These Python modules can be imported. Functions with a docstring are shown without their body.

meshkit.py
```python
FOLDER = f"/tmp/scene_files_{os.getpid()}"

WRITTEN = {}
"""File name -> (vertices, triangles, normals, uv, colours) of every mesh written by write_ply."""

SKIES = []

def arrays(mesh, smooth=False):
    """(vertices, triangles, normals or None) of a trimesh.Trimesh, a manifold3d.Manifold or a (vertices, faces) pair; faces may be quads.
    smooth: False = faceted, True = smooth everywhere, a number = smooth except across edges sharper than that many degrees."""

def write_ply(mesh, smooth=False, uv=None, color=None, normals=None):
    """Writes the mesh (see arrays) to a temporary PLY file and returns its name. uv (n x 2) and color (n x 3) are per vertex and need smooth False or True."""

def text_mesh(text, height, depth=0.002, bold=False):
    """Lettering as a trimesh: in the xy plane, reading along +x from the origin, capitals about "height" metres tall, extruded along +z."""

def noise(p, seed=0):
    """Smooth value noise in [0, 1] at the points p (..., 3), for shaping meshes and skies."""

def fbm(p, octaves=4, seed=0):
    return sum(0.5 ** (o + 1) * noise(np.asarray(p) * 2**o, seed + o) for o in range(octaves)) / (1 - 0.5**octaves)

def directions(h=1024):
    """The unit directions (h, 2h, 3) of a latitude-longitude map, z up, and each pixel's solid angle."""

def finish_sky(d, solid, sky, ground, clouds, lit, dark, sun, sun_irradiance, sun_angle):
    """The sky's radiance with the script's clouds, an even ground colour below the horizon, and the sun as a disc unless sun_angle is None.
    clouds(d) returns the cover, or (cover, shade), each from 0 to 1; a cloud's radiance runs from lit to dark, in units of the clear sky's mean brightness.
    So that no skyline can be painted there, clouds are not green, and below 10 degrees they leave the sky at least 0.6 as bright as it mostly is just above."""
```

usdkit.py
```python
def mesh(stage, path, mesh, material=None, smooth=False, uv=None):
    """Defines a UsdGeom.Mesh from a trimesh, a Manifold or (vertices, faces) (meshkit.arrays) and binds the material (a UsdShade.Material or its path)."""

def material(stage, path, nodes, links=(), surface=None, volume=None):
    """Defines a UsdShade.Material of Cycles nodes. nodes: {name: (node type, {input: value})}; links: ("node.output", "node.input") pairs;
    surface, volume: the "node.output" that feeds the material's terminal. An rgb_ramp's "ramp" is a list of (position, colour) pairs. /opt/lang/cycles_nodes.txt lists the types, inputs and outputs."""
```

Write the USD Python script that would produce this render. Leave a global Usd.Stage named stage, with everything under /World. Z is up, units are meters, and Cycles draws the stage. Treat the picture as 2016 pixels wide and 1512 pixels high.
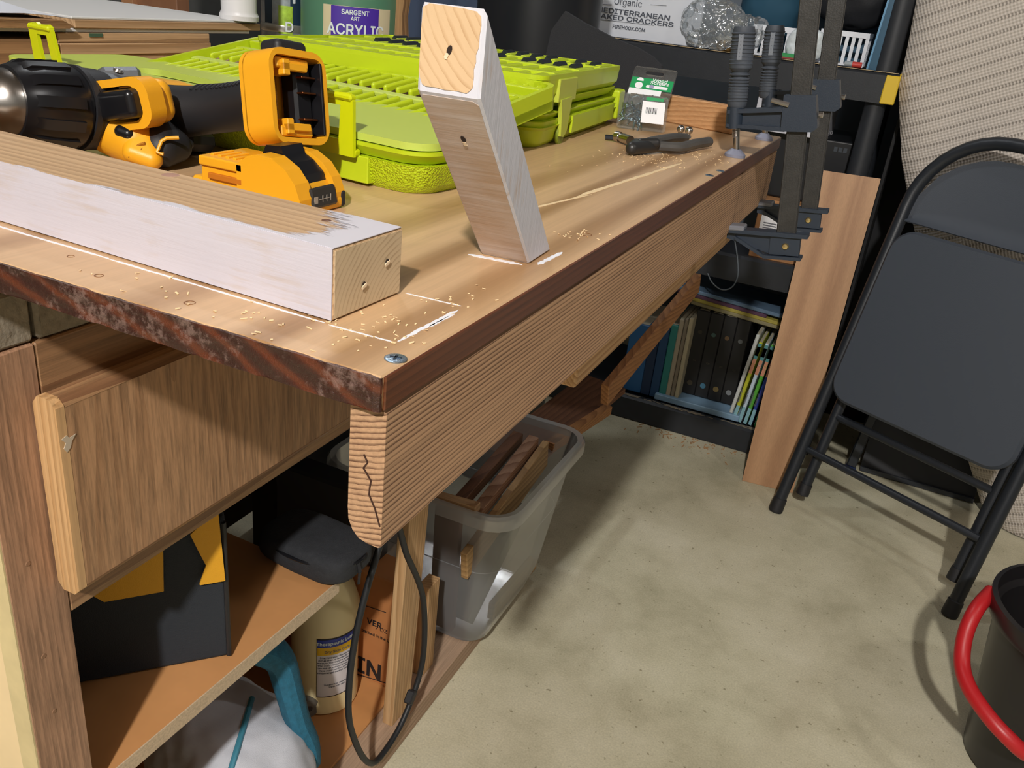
import math, random
import numpy as np
import trimesh
import manifold3d as m3
from shapely.geometry import Polygon, Point, box as sbox
import meshkit, usdkit
from pxr import Usd, UsdGeom, UsdLux, UsdShade, Sdf, Gf

random.seed(7)
RNG = np.random.default_rng(7)
stage = Usd.Stage.CreateInMemory()
UsdGeom.SetStageUpAxis(stage, 'Z')
UsdGeom.SetStageMetersPerUnit(stage, 1.0)
UsdGeom.Xform.Define(stage, '/World')
UsdGeom.Scope.Define(stage, '/World/Looks')

# ---------------------------------------------------------------- camera, lamps, exposure
CAM = np.array([0.16145481, -0.25976404, 1.0508935])
RIGHT = np.array([0.90134284, 0.42109404, 0.10129601])
DOWN = np.array([0.25928104, -0.3372856, -0.90499269])
FWD = np.array([-0.34692134, 0.84197282, -0.41319167])
FPX = 1690.7
cam = UsdGeom.Camera.Define(stage, '/World/camera')
cm = np.eye(4)
cm[0, :3], cm[1, :3], cm[2, :3], cm[3, :3] = RIGHT, -DOWN, -FWD, CAM
cam.AddTransformOp().Set(Gf.Matrix4d(*cm.ravel().tolist()))
cam.CreateHorizontalApertureAttr(36.0)
cam.CreateVerticalApertureAttr(27.0)
cam.CreateFocalLengthAttr(36.0 * FPX / 2016)
cam.CreateClippingRangeAttr(Gf.Vec2f(0.02, 100))
cam.CreateExposureAttr(0.72)


def sphere_lamp(name, p, r, power, col):
    l = UsdLux.SphereLight.Define(stage, '/World/' + name)
    l.AddTranslateOp().Set(Gf.Vec3d(*p))
    l.CreateRadiusAttr(r)
    l.CreateIntensityAttr(power)
    l.CreateColorAttr(Gf.Vec3f(*col))
    return l


sphere_lamp('ceiling_bulb_behind_camera', (0.48, -1.75, 2.45), 0.05, 1900, (1.0, 0.965, 0.925))
sphere_lamp('ceiling_bulb_right', (1.60, 0.55, 2.45), 0.06, 95, (1.0, 0.97, 0.94))
sphere_lamp('ceiling_bulb_far_left', (-1.1, 1.2, 2.45), 0.06, 100, (0.90, 0.95, 1.0))
dome = UsdLux.DomeLight.Define(stage, '/World/ambient')
dome.CreateIntensityAttr(0.035)


def at(x, y, axis, val):
    """the point on the plane axis = val seen at pixel (x, y) of the photograph"""
    d = RIGHT * ((x - 1008) / FPX) + DOWN * ((y - 756) / FPX) + FWD
    i = 'xyz'.index(axis)
    return CAM + d * ((val - CAM[i]) / d[i])


def ray(x, y, depth):
    return CAM + depth * (RIGHT * ((x - 1008) / FPX) + DOWN * ((y - 756) / FPX) + FWD)


# ---------------------------------------------------------------- scene tree
used = {}


def numbered(path):
    n = used.get(path, 0)
    used[path] = n + 1
    return path if n == 0 else f'{path}_{n:03d}'


def keys(prim, **kw):
    for k, v in kw.items():
        if v:
            prim.SetCustomDataByKey(k, v)


class Thing:
    def __init__(s, name, label, cat, loc=(0, 0, 0), group=None, kind=None):
        s.path = numbered('/World/' + name)
        s.loc = np.array(loc, float)
        s.X = UsdGeom.Xform.Define(stage, s.path)
        s.top = s.X.AddTransformOp()
        s.top.Set(Gf.Matrix4d().SetTranslate(Gf.Vec3d(*s.loc)))
        keys(s.X.GetPrim(), label=label, category=cat, group=group, kind=kind)


class Part:
    def __init__(s, path, loc):
        s.path, s.loc = path, loc


def cat_(meshes):
    ms = []
    for m in (meshes if isinstance(meshes, (list, tuple)) and not (len(meshes) == 2 and isinstance(meshes[0], np.ndarray)) else [meshes]):
        if hasattr(m, 'to_mesh'):
            q = m.to_mesh()
            m = trimesh.Trimesh(q.vert_properties[:, :3], q.tri_verts, process=False)
        ms.append(m)
    return trimesh.util.concatenate(ms) if len(ms) > 1 else ms[0].copy()


def obj(name, meshes, material, parent=None, smooth=30, label=None, cat=None, group=None, kind=None, loc=None):
    """one Mesh prim; the mesh is given in world coordinates"""
    m = cat_(meshes)
    if parent is None:
        path = numbered('/World/' + name)
        o = np.zeros(3)
    else:
        path = numbered(parent.path + '/' + name)
        o = parent.loc
    if parent is None and loc is not None:
        o = np.array(loc, float)
    m.apply_translation(-o)
    g = usdkit.mesh(stage, path, m, material, smooth=smooth)
    if parent is None and loc is not None:
        g.AddTranslateOp().Set(Gf.Vec3d(*o))
    keys(g.GetPrim(), label=label, category=cat, group=group, kind=kind)
    return Part(path, o)


def copy_thing(src, name, label, cat, M, group=None):
    """another thing like src: an instance with its own label, placed by the 4x4 matrix M (column vectors)"""
    path = numbered('/World/' + name)
    x = UsdGeom.Xform.Define(stage, path)
    x.GetPrim().GetReferences().AddInternalReference(src.path)
    x.GetPrim().SetInstanceable(True)
    op = UsdGeom.XformOp(x.GetPrim().GetAttribute('xformOp:transform')) if x.GetPrim().GetAttribute('xformOp:transform') else x.AddTransformOp()
    op.Set(Gf.Matrix4d(*np.array(M).T.ravel().tolist()))
    keys(x.GetPrim(), label=label, category=cat, group=group)
    return path


# ---------------------------------------------------------------- shapes
def V(*a):
    return np.array(a, float)


def unit(v):
    v = np.array(v, float)
    return v / np.linalg.norm(v)


def hull(pts):
    return trimesh.convex.convex_hull(np.array(pts, float))


def box(a, b, ch=0.0):
    a, b = np.minimum(a, b).astype(float), np.maximum(a, b).astype(float)
    return obox((a + b) / 2, np.eye(3), b - a, ch)


def obox(c, ax, size, ch=0.0):
    """box with centre c, unit axes as rows of ax, edge lengths size, edges chamfered by ch"""
    h = np.array(size, float) / 2
    ch = min(ch, h.min() * 0.95)
    pts = []
    for s in np.ndindex(2, 2, 2):
        g = np.array(s) * 2 - 1
        if ch <= 0:
            pts.append(g * h)
        else:
            for k in range(3):
                q = h - ch
                q[k] = h[k]
                pts.append(g * q)
    return hull(np.array(pts) @ np.array(ax, float) + np.array(c, float))


def rbox(a, b, r, n=3):
    """box with round edges"""
    a, b = np.minimum(a, b).astype(float), np.maximum(a, b).astype(float)
    r = min(r, (b - a).min() * 0.499)
    s = trimesh.creation.icosphere(n - 1, r).vertices
    pts = [s + np.where(np.array(k), b - r, a + r) for k in np.ndindex(2, 2, 2)]
    return hull(np.vstack(pts))


def frame(d, up=(0, 0, 1)):
    """rows: along d, sideways, up"""
    x = unit(d)
    y = np.cross(up, x)
    y = unit(y) if np.linalg.norm(y) > 1e-6 else V(0, 1, 0)
    return np.array([x, y, np.cross(x, y)])


def bar(p, q, w, t, up=(0, 0, 1), ch=0.0):
    """straight bar from p to q, w wide (sideways), t thick (along up)"""
    p, q = np.array(p, float), np.array(q, float)
    return obox((p + q) / 2, frame(q - p, up), (np.linalg.norm(q - p), w, t), ch)


def spline(pts, n=8):
    pts = np.array(pts, float)
    P = np.vstack([2 * pts[0] - pts[1], pts, 2 * pts[-1] - pts[-2]])
    out = []
    for i in range(1, len(P) - 2):
        for t in np.linspace(0, 1, n, endpoint=False):
            a, b, c, d = P[i - 1], P[i], P[i + 1], P[i + 2]
            out.append(0.5 * (2 * b + (c - a) * t + (2 * a - 5 * b + 4 * c - d) * t * t + (3 * b - a - 3 * c + d) * t ** 3))
    out.append(pts[-1])
    return np.array(out)


def tube(pts, r, n=10, flat=1.0):
    pts = np.array(pts, float)
    r = np.broadcast_to(r, len(pts))
    T = np.gradient(pts, axis=0)
    T /= np.linalg.norm(T, axis=1)[:, None]
    ref = V(0, 0, 1) if abs(T[0][2]) < 0.9 else V(1, 0, 0)
    N = unit(np.cross(T[0], ref))
    vs = []
    for i in range(len(pts)):
        N = unit(N - T[i] * (N @ T[i]))
        B = np.cross(T[i], N)
        a = np.arange(n) / n * 2 * np.pi
        vs.append(pts[i] + r[i] * (np.cos(a)[:, None] * N + flat * np.sin(a)[:, None] * B))
    v = np.vstack(vs + [pts[:1], pts[-1:]])
    f = []
    for i in range(len(pts) - 1):
        for k in range(n):
            a, b = i * n + k, i * n + (k + 1) % n
            f += [(a, b, b + n), (a, b + n, a + n)]
    c0, c1 = len(v) - 2, len(v) - 1
    for k in range(n):
        f += [(c0, (k + 1) % n, k), (c1, (len(pts) - 1) * n + k, (len(pts) - 1) * n + (k + 1) % n)]
    m = trimesh.Trimesh(v, f, process=False)
    if m.volume < 0:
        m.invert()
    return m


def lathe(profile, p=(0, 0, 0), d=(0, 0, 1), n=32):
    """profile of (radius, height) turned about the axis through p along d"""
    prof = [(max(r, 1e-5), h) for r, h in profile]
    m = trimesh.creation.revolve(np.array(prof), sections=n)
    if m.volume < 0:
        m.invert()
    z = unit(d)
    x = unit(np.cross(V(0, 1, 0) if abs(z[1]) < 0.9 else V(1, 0, 0), z))
    y = np.cross(z, x)
    m.apply_transform(np.vstack([np.c_[np.array([x, y, z]).T, np.array(p, float)], [0, 0, 0, 1]]))
    return m


def prism(poly, o, u, v, depth, centre=False):
    """2-D outline (points or shapely) laid in the plane o + u, v and extruded by depth along u x v"""
    poly = poly if hasattr(poly, 'geom_type') else Polygon(poly)
    polys = list(poly.geoms) if hasattr(poly, 'geoms') else [poly]
    m = trimesh.util.concatenate([trimesh.creation.extrude_polygon(g, depth, engine='earcut') for g in polys if g.area > 0])
    u, v = unit(u), unit(v)
    w = np.cross(u, v)
    if centre:
        m.apply_translation([0, 0, -depth / 2])
    m.apply_transform(np.vstack([np.c_[np.array([u, v, w]).T, np.array(o, float)], [0, 0, 0, 1]]))
    return m


def text(s, h, o, u, v, depth=0.0004, bold=False, width=None, centre=False):
    m = meshkit.text_mesh(s, h, depth, bold)
    b = m.bounds
    if width:
        m.apply_scale([width / (b[1][0] - b[0][0]), 1, 1])
        b = m.bounds
    if centre:
        m.apply_translation([-(b[0][0] + b[1][0]) / 2, 0, 0])
    u, v = unit(u), unit(v)
    m.apply_transform(np.vstack([np.c_[np.array([u, v, np.cross(u, v)]).T, np.array(o, float)], [0, 0, 0, 1]]))
    return m


def ragged(o, u, v, L, W, seed=0, amp=0.35, n=60, t=0.0004, fade=True):
    """thin brushed strip with torn edges along u, W wide along v"""
    s = np.linspace(0, 1, n)
    a = meshkit.noise(np.c_[s * n * 0.35, np.zeros(n), np.zeros(n)], seed) - 0.5
    b = meshkit.noise(np.c_[s * n * 0.35, np.ones(n) * 5, np.zeros(n)], seed + 9) - 0.5
    e = np.minimum(1, np.minimum(s, 1 - s) * 8 + 0.15) if fade else np.ones(n)
    lo = W * (-0.5 * e + a * amp)
    hi = np.maximum(lo + W * 0.06, W * (0.5 * e + b * amp))
    poly = Polygon(np.vstack([np.c_[s * L, lo], np.c_[s * L, hi][::-1]])).buffer(0)
    return prism(poly, o, u, v, t)


def roundrect(w, h, r, n=6):
    return sbox(-w / 2 + r, -h / 2 + r, w / 2 - r, h / 2 - r).buffer(r, quad_segs=n)


def rough(m, amp, freq, seed=0, edge=None):
    """subdivide and displace along normals with noise"""
    if edge:
        m = m.copy()
        v, f = trimesh.remesh.subdivide_to_size(m.vertices, m.faces, edge, max_iter=20)
        m = trimesh.Trimesh(v, f, process=True)
    m.merge_vertices()
    d = meshkit.fbm(m.vertices * freq + 100, 3, seed) - 0.5
    m.vertices = m.vertices + m.vertex_normals * (d * 2 * amp)[:, None]
    return m


def grid_sheet(P, thick=0.0):
    """surface through a grid of points (n, m, 3); thick > 0 gives it a back"""
    n, m_ = P.shape[:2]
    v = P.reshape(-1, 3)
    i = np.arange(n * m_).reshape(n, m_)
    a, b, c, d = i[:-1, :-1].ravel(), i[1:, :-1].ravel(), i[1:, 1:].ravel(), i[:-1, 1:].ravel()
    f = np.vstack([np.c_[a, b, c], np.c_[a, c, d]])
    m = trimesh.Trimesh(v, f, process=False)
    if thick:
        nv = m.vertex_normals
        k = len(v)
        v2 = np.vstack([v, v - nv * thick])
        f2 = [f, f[:, ::-1] + k]
        for e in (i[0, :], i[-1, ::-1], i[::-1, 0], i[:, -1]):
            f2 += [np.c_[e[:-1], e[1:] + k, e[1:]], np.c_[e[:-1], e[:-1] + k, e[1:] + k]]
        m = trimesh.Trimesh(v2, np.vstack(f2), process=False)
        m.fix_normals()
    return m


def manif(m):
    m = m.copy()
    m.merge_vertices()
    return m3.Manifold(m3.Mesh(m.vertices.astype(np.float32), m.faces.astype(np.uint32)))


def cut(a, *bs):
    A = manif(a)
    for b in bs:
        A = A - manif(b)
    return cat_(A)


def cyl(p, q, r, n=24):
    p, q = np.array(p, float), np.array(q, float)
    L = np.linalg.norm(q - p)
    return lathe([(0, 0), (r, 0), (r, L), (0, L)], p, q - p, n)


def blob(c, size, amp, freq, seed, ax=np.eye(3), power=2.6, sub=4):
    s = trimesh.creation.icosphere(sub, 1.0)
    v = s.vertices
    k = (np.abs(v) ** power).sum(1) ** (-1 / power)
    v = v * k[:, None] * (np.array(size) / 2)
    s.vertices = v
    d = meshkit.fbm(v * freq + 50, 3, seed) - 0.5
    s.vertices = (v + s.vertex_normals * (d * 2 * amp)[:, None]) @ np.array(ax) + np.array(c)
    return s


# ---------------------------------------------------------------- materials
def lin(h):
    h = h.lstrip('#')
    c = np.array([int(h[i:i + 2], 16) for i in (0, 2, 4)]) / 255
    return tuple(np.where(c <= 0.04045, c / 12.92, ((c + 0.055) / 1.055) ** 2.4))


MATS = {}


def mat(name, hexc, rough_=0.5, metal=0.0, bump=0.0, bscale=200, var=0.0, vscale=20, spec=None, coat=0.0, stretch=None):
    """plain surface with optional fine bump and slight tone variation"""
    if name in MATS:
        return MATS[name]
    c = lin(hexc)
    nodes = {'p': ('principled_bsdf', {'base_color': c, 'roughness': rough_, 'metallic': metal})}
    links = []
    if coat:
        nodes['p'][1]['coat_weight'] = coat
        nodes['p'][1]['coat_roughness'] = 0.2
    if spec is not None:
        nodes['p'][1]['specular_ior_level'] = spec
    nodes['tc'] = ('texture_coordinate', {})
    if var:
        nodes['mp'] = ('mapping', {'mapping_type': 'point', 'scale': stretch or (1, 1, 1)})
        nodes['n'] = ('noise_texture', {'scale': vscale, 'detail': 5.0, 'roughness': 0.6})
        lo, hi = tuple(np.array(c) * (1 - var)), tuple(np.minimum(1, np.array(c) * (1 + var)))
        nodes['r'] = ('rgb_ramp', {'ramp': [(0.3, lo), (0.7, hi)]})
        links += [('tc.object', 'mp.vector'), ('mp.vector', 'n.vector'), ('n.fac', 'r.fac'), ('r.color', 'p.base_color')]
    if bump:
        nodes['bn'] = ('noise_texture', {'scale': bscale, 'detail': 3.0})
        nodes['b'] = ('bump', {'strength': bump, 'distance': 0.001})
        links += [('tc.object', 'bn.vector'), ('bn.fac', 'b.height'), ('b.normal', 'p.normal')]
    MATS[name] = usdkit.material(stage, '/World/Looks/' + name, nodes, links, 'p.BSDF')
    return MATS[name]


def wood(name, light, dark, axis='y', ring=0.006, pith=(0, 0, 0), wobble=0.004, streak=0.35, rough_=0.5, stripe=None, bump=0.15, contrast=(0.25, 0.95), fine=1.0, coat=0.0, wfreq=9.0, profile='saw', blotch=0.10, dash=0.025):
    """solid timber: growth rings about a pith line along the axis, warped, with fine fibre streaks along it"""
    if name in MATS:
        return MATS[name]
    k = 'xyz'.index(axis)
    st = [1.0, 1.0, 1.0]
    st[k] = 0.06
    st2 = [1.0, 1.0, 1.0]
    st2[k] = dash
    L, D = lin(light), lin(dark)
    mid = tuple(np.array(L) * 0.55 + np.array(D) * 0.45)
    nodes = {
        'tc': ('geometry', {}),
        'm1': ('mapping', {'mapping_type': 'point', 'scale': st}),
        'n1': ('noise_texture', {'scale': wfreq, 'detail': 2.0, 'roughness': 0.5}),
        'sub': ('vector_math', {'math_type': 'subtract', 'vector2': (0.5, 0.5, 0.5)}),
        'scl': ('vector_math', {'math_type': 'scale', 'scale': wobble * 4}),
        'add': ('vector_math', {'math_type': 'add'}),
        'n4': ('noise_texture', {'scale': 0.35 / ring, 'detail': 2.0}),
        'sub4': ('vector_math', {'math_type': 'subtract', 'vector2': (0.5, 0.5, 0.5)}),
        'scl4': ('vector_math', {'math_type': 'scale', 'scale': ring * 0.55}),
        'add4': ('vector_math', {'math_type': 'add'}),
        'mp': ('mapping', {'mapping_type': 'point', 'location': tuple(-np.array(pith, float))}),
        'n5': ('noise_texture', {'scale': 0.25 / ring, 'detail': 1.0}),
        'wm': ('map_range', {'from_min': 0.3, 'from_max': 0.7, 'to_min': 0.72, 'to_max': 1.0, 'clamp': True}),
        'wf': ('math', {'math_type': 'multiply'}),
        'w': ('wave_texture', {'wave_type': 'rings', 'rings_direction': axis, 'profile': profile, 'scale': 0.31416 / ring, 'distortion': 0.0}),
        'r': ('rgb_ramp', {'ramp': [(0.0, L), (contrast[0], L), (contrast[1], D), (1.0, mid)]}),
        'm2': ('mapping', {'mapping_type': 'point', 'scale': st2}),
        'n2': ('noise_texture', {'scale': 420.0 * fine, 'detail': 4.0, 'roughness': 0.65}),
        'r2': ('rgb_ramp', {'ramp': [(0.3, (1 - streak,) * 3), (0.62, (1.0, 1.0, 1.0))]}),
        'mx': ('mix_color', {'blend_type': 'multiply', 'fac': 1.0}),
        'n3': ('noise_texture', {'scale': 14.0, 'detail': 2.0}),
        'r3': ('rgb_ramp', {'ramp': [(0.3, (1 - blotch, 1 - blotch * 1.15, 1 - blotch * 1.4)), (0.7, (1, 1, 1))]}),
        'mx2': ('mix_color', {'blend_type': 'multiply', 'fac': 1.0}),
        'b': ('bump', {'strength': bump, 'distance': 0.0006}),
        'p': ('principled_bsdf', {'roughness': rough_, 'coat_weight': coat, 'coat_roughness': 0.25}),
    }
    links = [('tc.position', 'm1.vector'), ('m1.vector', 'n1.vector'), ('n1.color', 'sub.vector1'), ('sub.vector', 'scl.vector1'), ('tc.position', 'add.vector1'), ('scl.vector', 'add.vector2'),
             ('m1.vector', 'n4.vector'), ('n4.color', 'sub4.vector1'), ('sub4.vector', 'scl4.vector1'), ('add.vector', 'add4.vector1'), ('scl4.vector', 'add4.vector2'), ('add4.vector', 'mp.vector'), ('mp.vector', 'w.vector'), ('m1.vector', 'n5.vector'), ('n5.fac', 'wm.value'), ('w.fac', 'wf.value1'), ('wm.result', 'wf.value2'), ('wf.value', 'r.fac'), ('tc.position', 'm2.vector'), ('m2.vector', 'n2.vector'), ('n2.fac', 'r2.fac'),
             ('r.color', 'mx.a'), ('r2.color', 'mx.b'), ('tc.position', 'n3.vector'), ('m1.vector', 'n3.vector'), ('n3.fac', 'r3.fac'), ('mx.result', 'mx2.a'), ('r3.color', 'mx2.b'),
             ('mx2.result', 'p.base_color'), ('n2.fac', 'b.height'), ('b.normal', 'p.normal')]
    links = [l for i, l in enumerate(links) if l != ('tc.position', 'n3.vector')]
    MATS[name] = usdkit.material(stage, '/World/Looks/' + name, nodes, links, 'p.BSDF')
    return MATS[name]


def clear(name, tint=(1, 1, 1), gloss=0.06, rough_=0.08, milky=0.0, milk=(0.85, 0.87, 0.87)):
    """thin clear plastic: see-through with a sheen, optionally milky"""
    if name in MATS:
        return MATS[name]
    nodes = {'t': ('transparent_bsdf', {'color': tint}), 'g': ('glossy_bsdf', {'color': (1, 1, 1), 'roughness': rough_}), 'fr': ('fresnel', {'IOR': 1.5}),
             'f2': ('math', {'math_type': 'multiply_add', 'value2': 1.0, 'value3': gloss}), 'mx': ('mix_closure', {}),
             'd': ('diffuse_bsdf', {'color': milk}), 'tl': ('translucent_bsdf', {'color': milk}), 'ds': ('mix_closure', {'fac': 0.45}), 'm2': ('mix_closure', {'fac': milky})}
    links = [('d.BSDF', 'ds.closure1'), ('tl.BSDF', 'ds.closure2'), ('t.BSDF', 'm2.closure1'), ('ds.closure', 'm2.closure2'),
             ('fr.fac', 'f2.value1'), ('f2.value', 'mx.fac'), ('m2.closure', 'mx.closure1'), ('g.BSDF', 'mx.closure2')]
    MATS[name] = usdkit.material(stage, '/World/Looks/' + name, nodes, links, 'mx.closure')
    return MATS[name]
# ---------------------------------------------------------------- the room
def concrete_floor():
    nodes = {'tc': ('texture_coordinate', {}), 'n': ('noise_texture', {'scale': 5.0, 'detail': 6.0, 'roughness': 0.65}),
             'r': ('rgb_ramp', {'ramp': [(0.32, lin('#b4ad92')), (0.5, lin('#c8c1a6')), (0.68, lin('#d3ccb3'))]}),
             'n2': ('noise_texture', {'scale': 90.0, 'detail': 3.0}), 'r2': ('rgb_ramp', {'ramp': [(0.27, (0.55, 0.53, 0.48)), (0.335, (1, 1, 1))]}),
             'n5': ('noise_texture', {'scale': 1.6, 'detail': 2.0}), 'r5': ('rgb_ramp', {'ramp': [(0.4, (1, 1, 1)), (0.7, (0.95, 0.97, 0.94))]}),
             'n6': ('noise_texture', {'scale': 320.0, 'detail': 2.0}), 'r6': ('rgb_ramp', {'ramp': [(0.3, (0.88, 0.88, 0.88)), (0.7, (1.05, 1.05, 1.05))]}),
             'mx': ('mix_color', {'blend_type': 'multiply', 'fac': 1.0}), 'mx5': ('mix_color', {'blend_type': 'multiply', 'fac': 1.0}), 'mx6': ('mix_color', {'blend_type': 'multiply', 'fac': 1.0}),
             'n3': ('noise_texture', {'scale': 30.0, 'detail': 5.0}), 'b': ('bump', {'strength': 0.25, 'distance': 0.002}), 'p': ('principled_bsdf', {'roughness': 0.62, 'specular_ior_level': 0.3})}
    links = [('tc.object', 'n.vector'), ('tc.object', 'n2.vector'), ('tc.object', 'n5.vector'), ('tc.object', 'n6.vector'), ('tc.object', 'n3.vector'), ('n.fac', 'r.fac'), ('n2.fac', 'r2.fac'), ('n5.fac', 'r5.fac'), ('n6.fac', 'r6.fac'),
             ('r.color', 'mx.a'), ('r2.color', 'mx.b'), ('mx.result', 'mx5.a'), ('r5.color', 'mx5.b'), ('mx5.result', 'mx6.a'), ('r6.color', 'mx6.b'), ('mx6.result', 'p.base_color'), ('n3.fac', 'b.height'), ('b.normal', 'p.normal')]
    return usdkit.material(stage, '/World/Looks/painted_concrete', nodes, links, 'p.BSDF')


WALL = mat('wall_paint', '#646c75', 0.75, var=0.12, vscale=6, bump=0.3, bscale=60)
PALE = mat('pale_wall_paint', '#585855', 0.8, var=0.05)
obj('floor', box((-2.2, -3.1, -0.08), (2.2, 2.6, 0)), concrete_floor(), smooth=False, kind='structure')
obj('wall_back', box((-2.2, 2.5, 0), (2.2, 2.6, 2.7)), WALL, smooth=False, kind='structure')
obj('wall_left', box((-2.2, -3.1, 0), (-2.1, 2.5, 2.7)), PALE, smooth=False, kind='structure')
obj('wall_right', box((2.1, -3.1, 0), (2.2, 2.5, 2.7)), PALE, smooth=False, kind='structure')
obj('wall_front', box((-2.1, -3.1, 0), (2.1, -3.0, 2.7)), PALE, smooth=False, kind='structure')
obj('ceiling', box((-2.2, -3.1, 2.7), (2.2, 2.6, 2.8)), mat('joist_brown', '#5c5045', 0.9), smooth=False, kind='structure')

# ---------------------------------------------------------------- timber
PINE = wood('pine_top', '#d1ad84', '#a57f57', 'y', ring=0.040, pith=(-0.85, 0, 0.06), wobble=0.045, streak=0.12, profile='sine', rough_=0.34, contrast=(0.35, 0.97), wfreq=6.0, bump=0.05, blotch=0.12, fine=0.8)
STAIN = None


def stained_edge():
    nodes = {'tc': ('texture_coordinate', {}), 'mp': ('mapping', {'mapping_type': 'point', 'scale': (1.0, 1.0, 1.0)}),
             'w': ('wave_texture', {'wave_type': 'rings', 'rings_direction': 'y', 'scale': 26.0, 'distortion': 3.0, 'detail': 3.0, 'detail_scale': 1.0}),
             'r': ('rgb_ramp', {'ramp': [(0.15, lin('#33170e')), (0.65, lin('#3f1b10')), (0.97, lin('#5a2913'))]}),
             'n': ('noise_texture', {'scale': 260.0, 'detail': 5.0, 'roughness': 0.7}), 'n2': ('noise_texture', {'scale': 45.0, 'detail': 3.0}),
             'm': ('math', {'math_type': 'multiply'}), 'r2': ('rgb_ramp', {'ramp': [(0.26, (0, 0, 0)), (0.36, (0.5, 0.5, 0.5))]}),
             'mx': ('mix_color', {'b': lin('#8d7268')}), 'b': ('bump', {'strength': 0.9, 'distance': 0.0012}), 'p': ('principled_bsdf', {'roughness': 0.33, 'coat_weight': 0.3, 'coat_roughness': 0.2})}
    links = [('tc.object', 'mp.vector'), ('mp.vector', 'w.vector'), ('w.fac', 'r.fac'), ('tc.object', 'n.vector'), ('tc.object', 'n2.vector'), ('n.fac', 'm.value1'), ('n2.fac', 'm.value2'), ('m.value', 'r2.fac'),
             ('r.color', 'mx.a'), ('r2.color', 'mx.fac'), ('mx.result', 'p.base_color'), ('n.fac', 'b.height'), ('b.normal', 'p.normal')]
    return usdkit.material(stage, '/World/Looks/stained_end_grain', nodes, links, 'p.BSDF')


STAIN = stained_edge()
STAIN_LONG = wood('stained_long_edge', '#6b3a20', '#522a15', 'y', ring=0.004, pith=(0.03, 0, 0.8), streak=0.35, rough_=0.35, coat=0.3, bump=0.2)
FIR = wood('rough_sawn_fir', '#bf9874', '#5f3d29', 'y', ring=0.0026, pith=(-0.045, 0, 1.0), wobble=0.0010, streak=0.22, rough_=0.75, contrast=(0.42, 0.86), bump=0.35, wfreq=12.0, blotch=0.1)
OAK = wood('oak_veneer', '#b98f69', '#9f7653', 'z', ring=0.0075, pith=(-0.55, 0.33, 0), wobble=0.03, streak=0.5, rough_=0.42, contrast=(0.35, 1.0), bump=0.15, fine=0.9, coat=0.15, dash=0.07)
OAK_H = wood('oak_veneer_rail', '#ab8560', '#876044', 'y', ring=0.009, pith=(-0.5, 0, 0.7), wobble=0.02, streak=0.42, rough_=0.45, bump=0.15, fine=0.75)
OAK_EDGE = wood('oak_edge', '#d6ad7c', '#b58a5a', 'z', ring=0.006, pith=(-0.2, 0.1, 0), wobble=0.012, streak=0.3, rough_=0.35, bump=0.1, fine=0.7, coat=0.3)
RED_OAK = wood('red_oak_frame', '#b38b6e', '#9a755c', 'z', ring=0.005, pith=(-0.2, 0.3, 0), wobble=0.012, streak=0.45, rough_=0.5, bump=0.2, fine=0.9, dash=0.07)
RAW = wood('raw_softwood', '#d3aa7c', '#ae7f52', 'y', ring=0.004, pith=(-0.3, 0, 0.5), streak=0.25, rough_=0.7)
RAW_Z = wood('raw_softwood_upright', '#cfa87a', '#b08556', 'z', ring=0.006, pith=(-0.3, 0.6, 0), streak=0.25, rough_=0.7)
RAW_X = wood('raw_softwood_cross', '#cfa678', '#a97c50', 'x', ring=0.006, pith=(0, 0.7, 0.9), streak=0.25, rough_=0.7)
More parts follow.
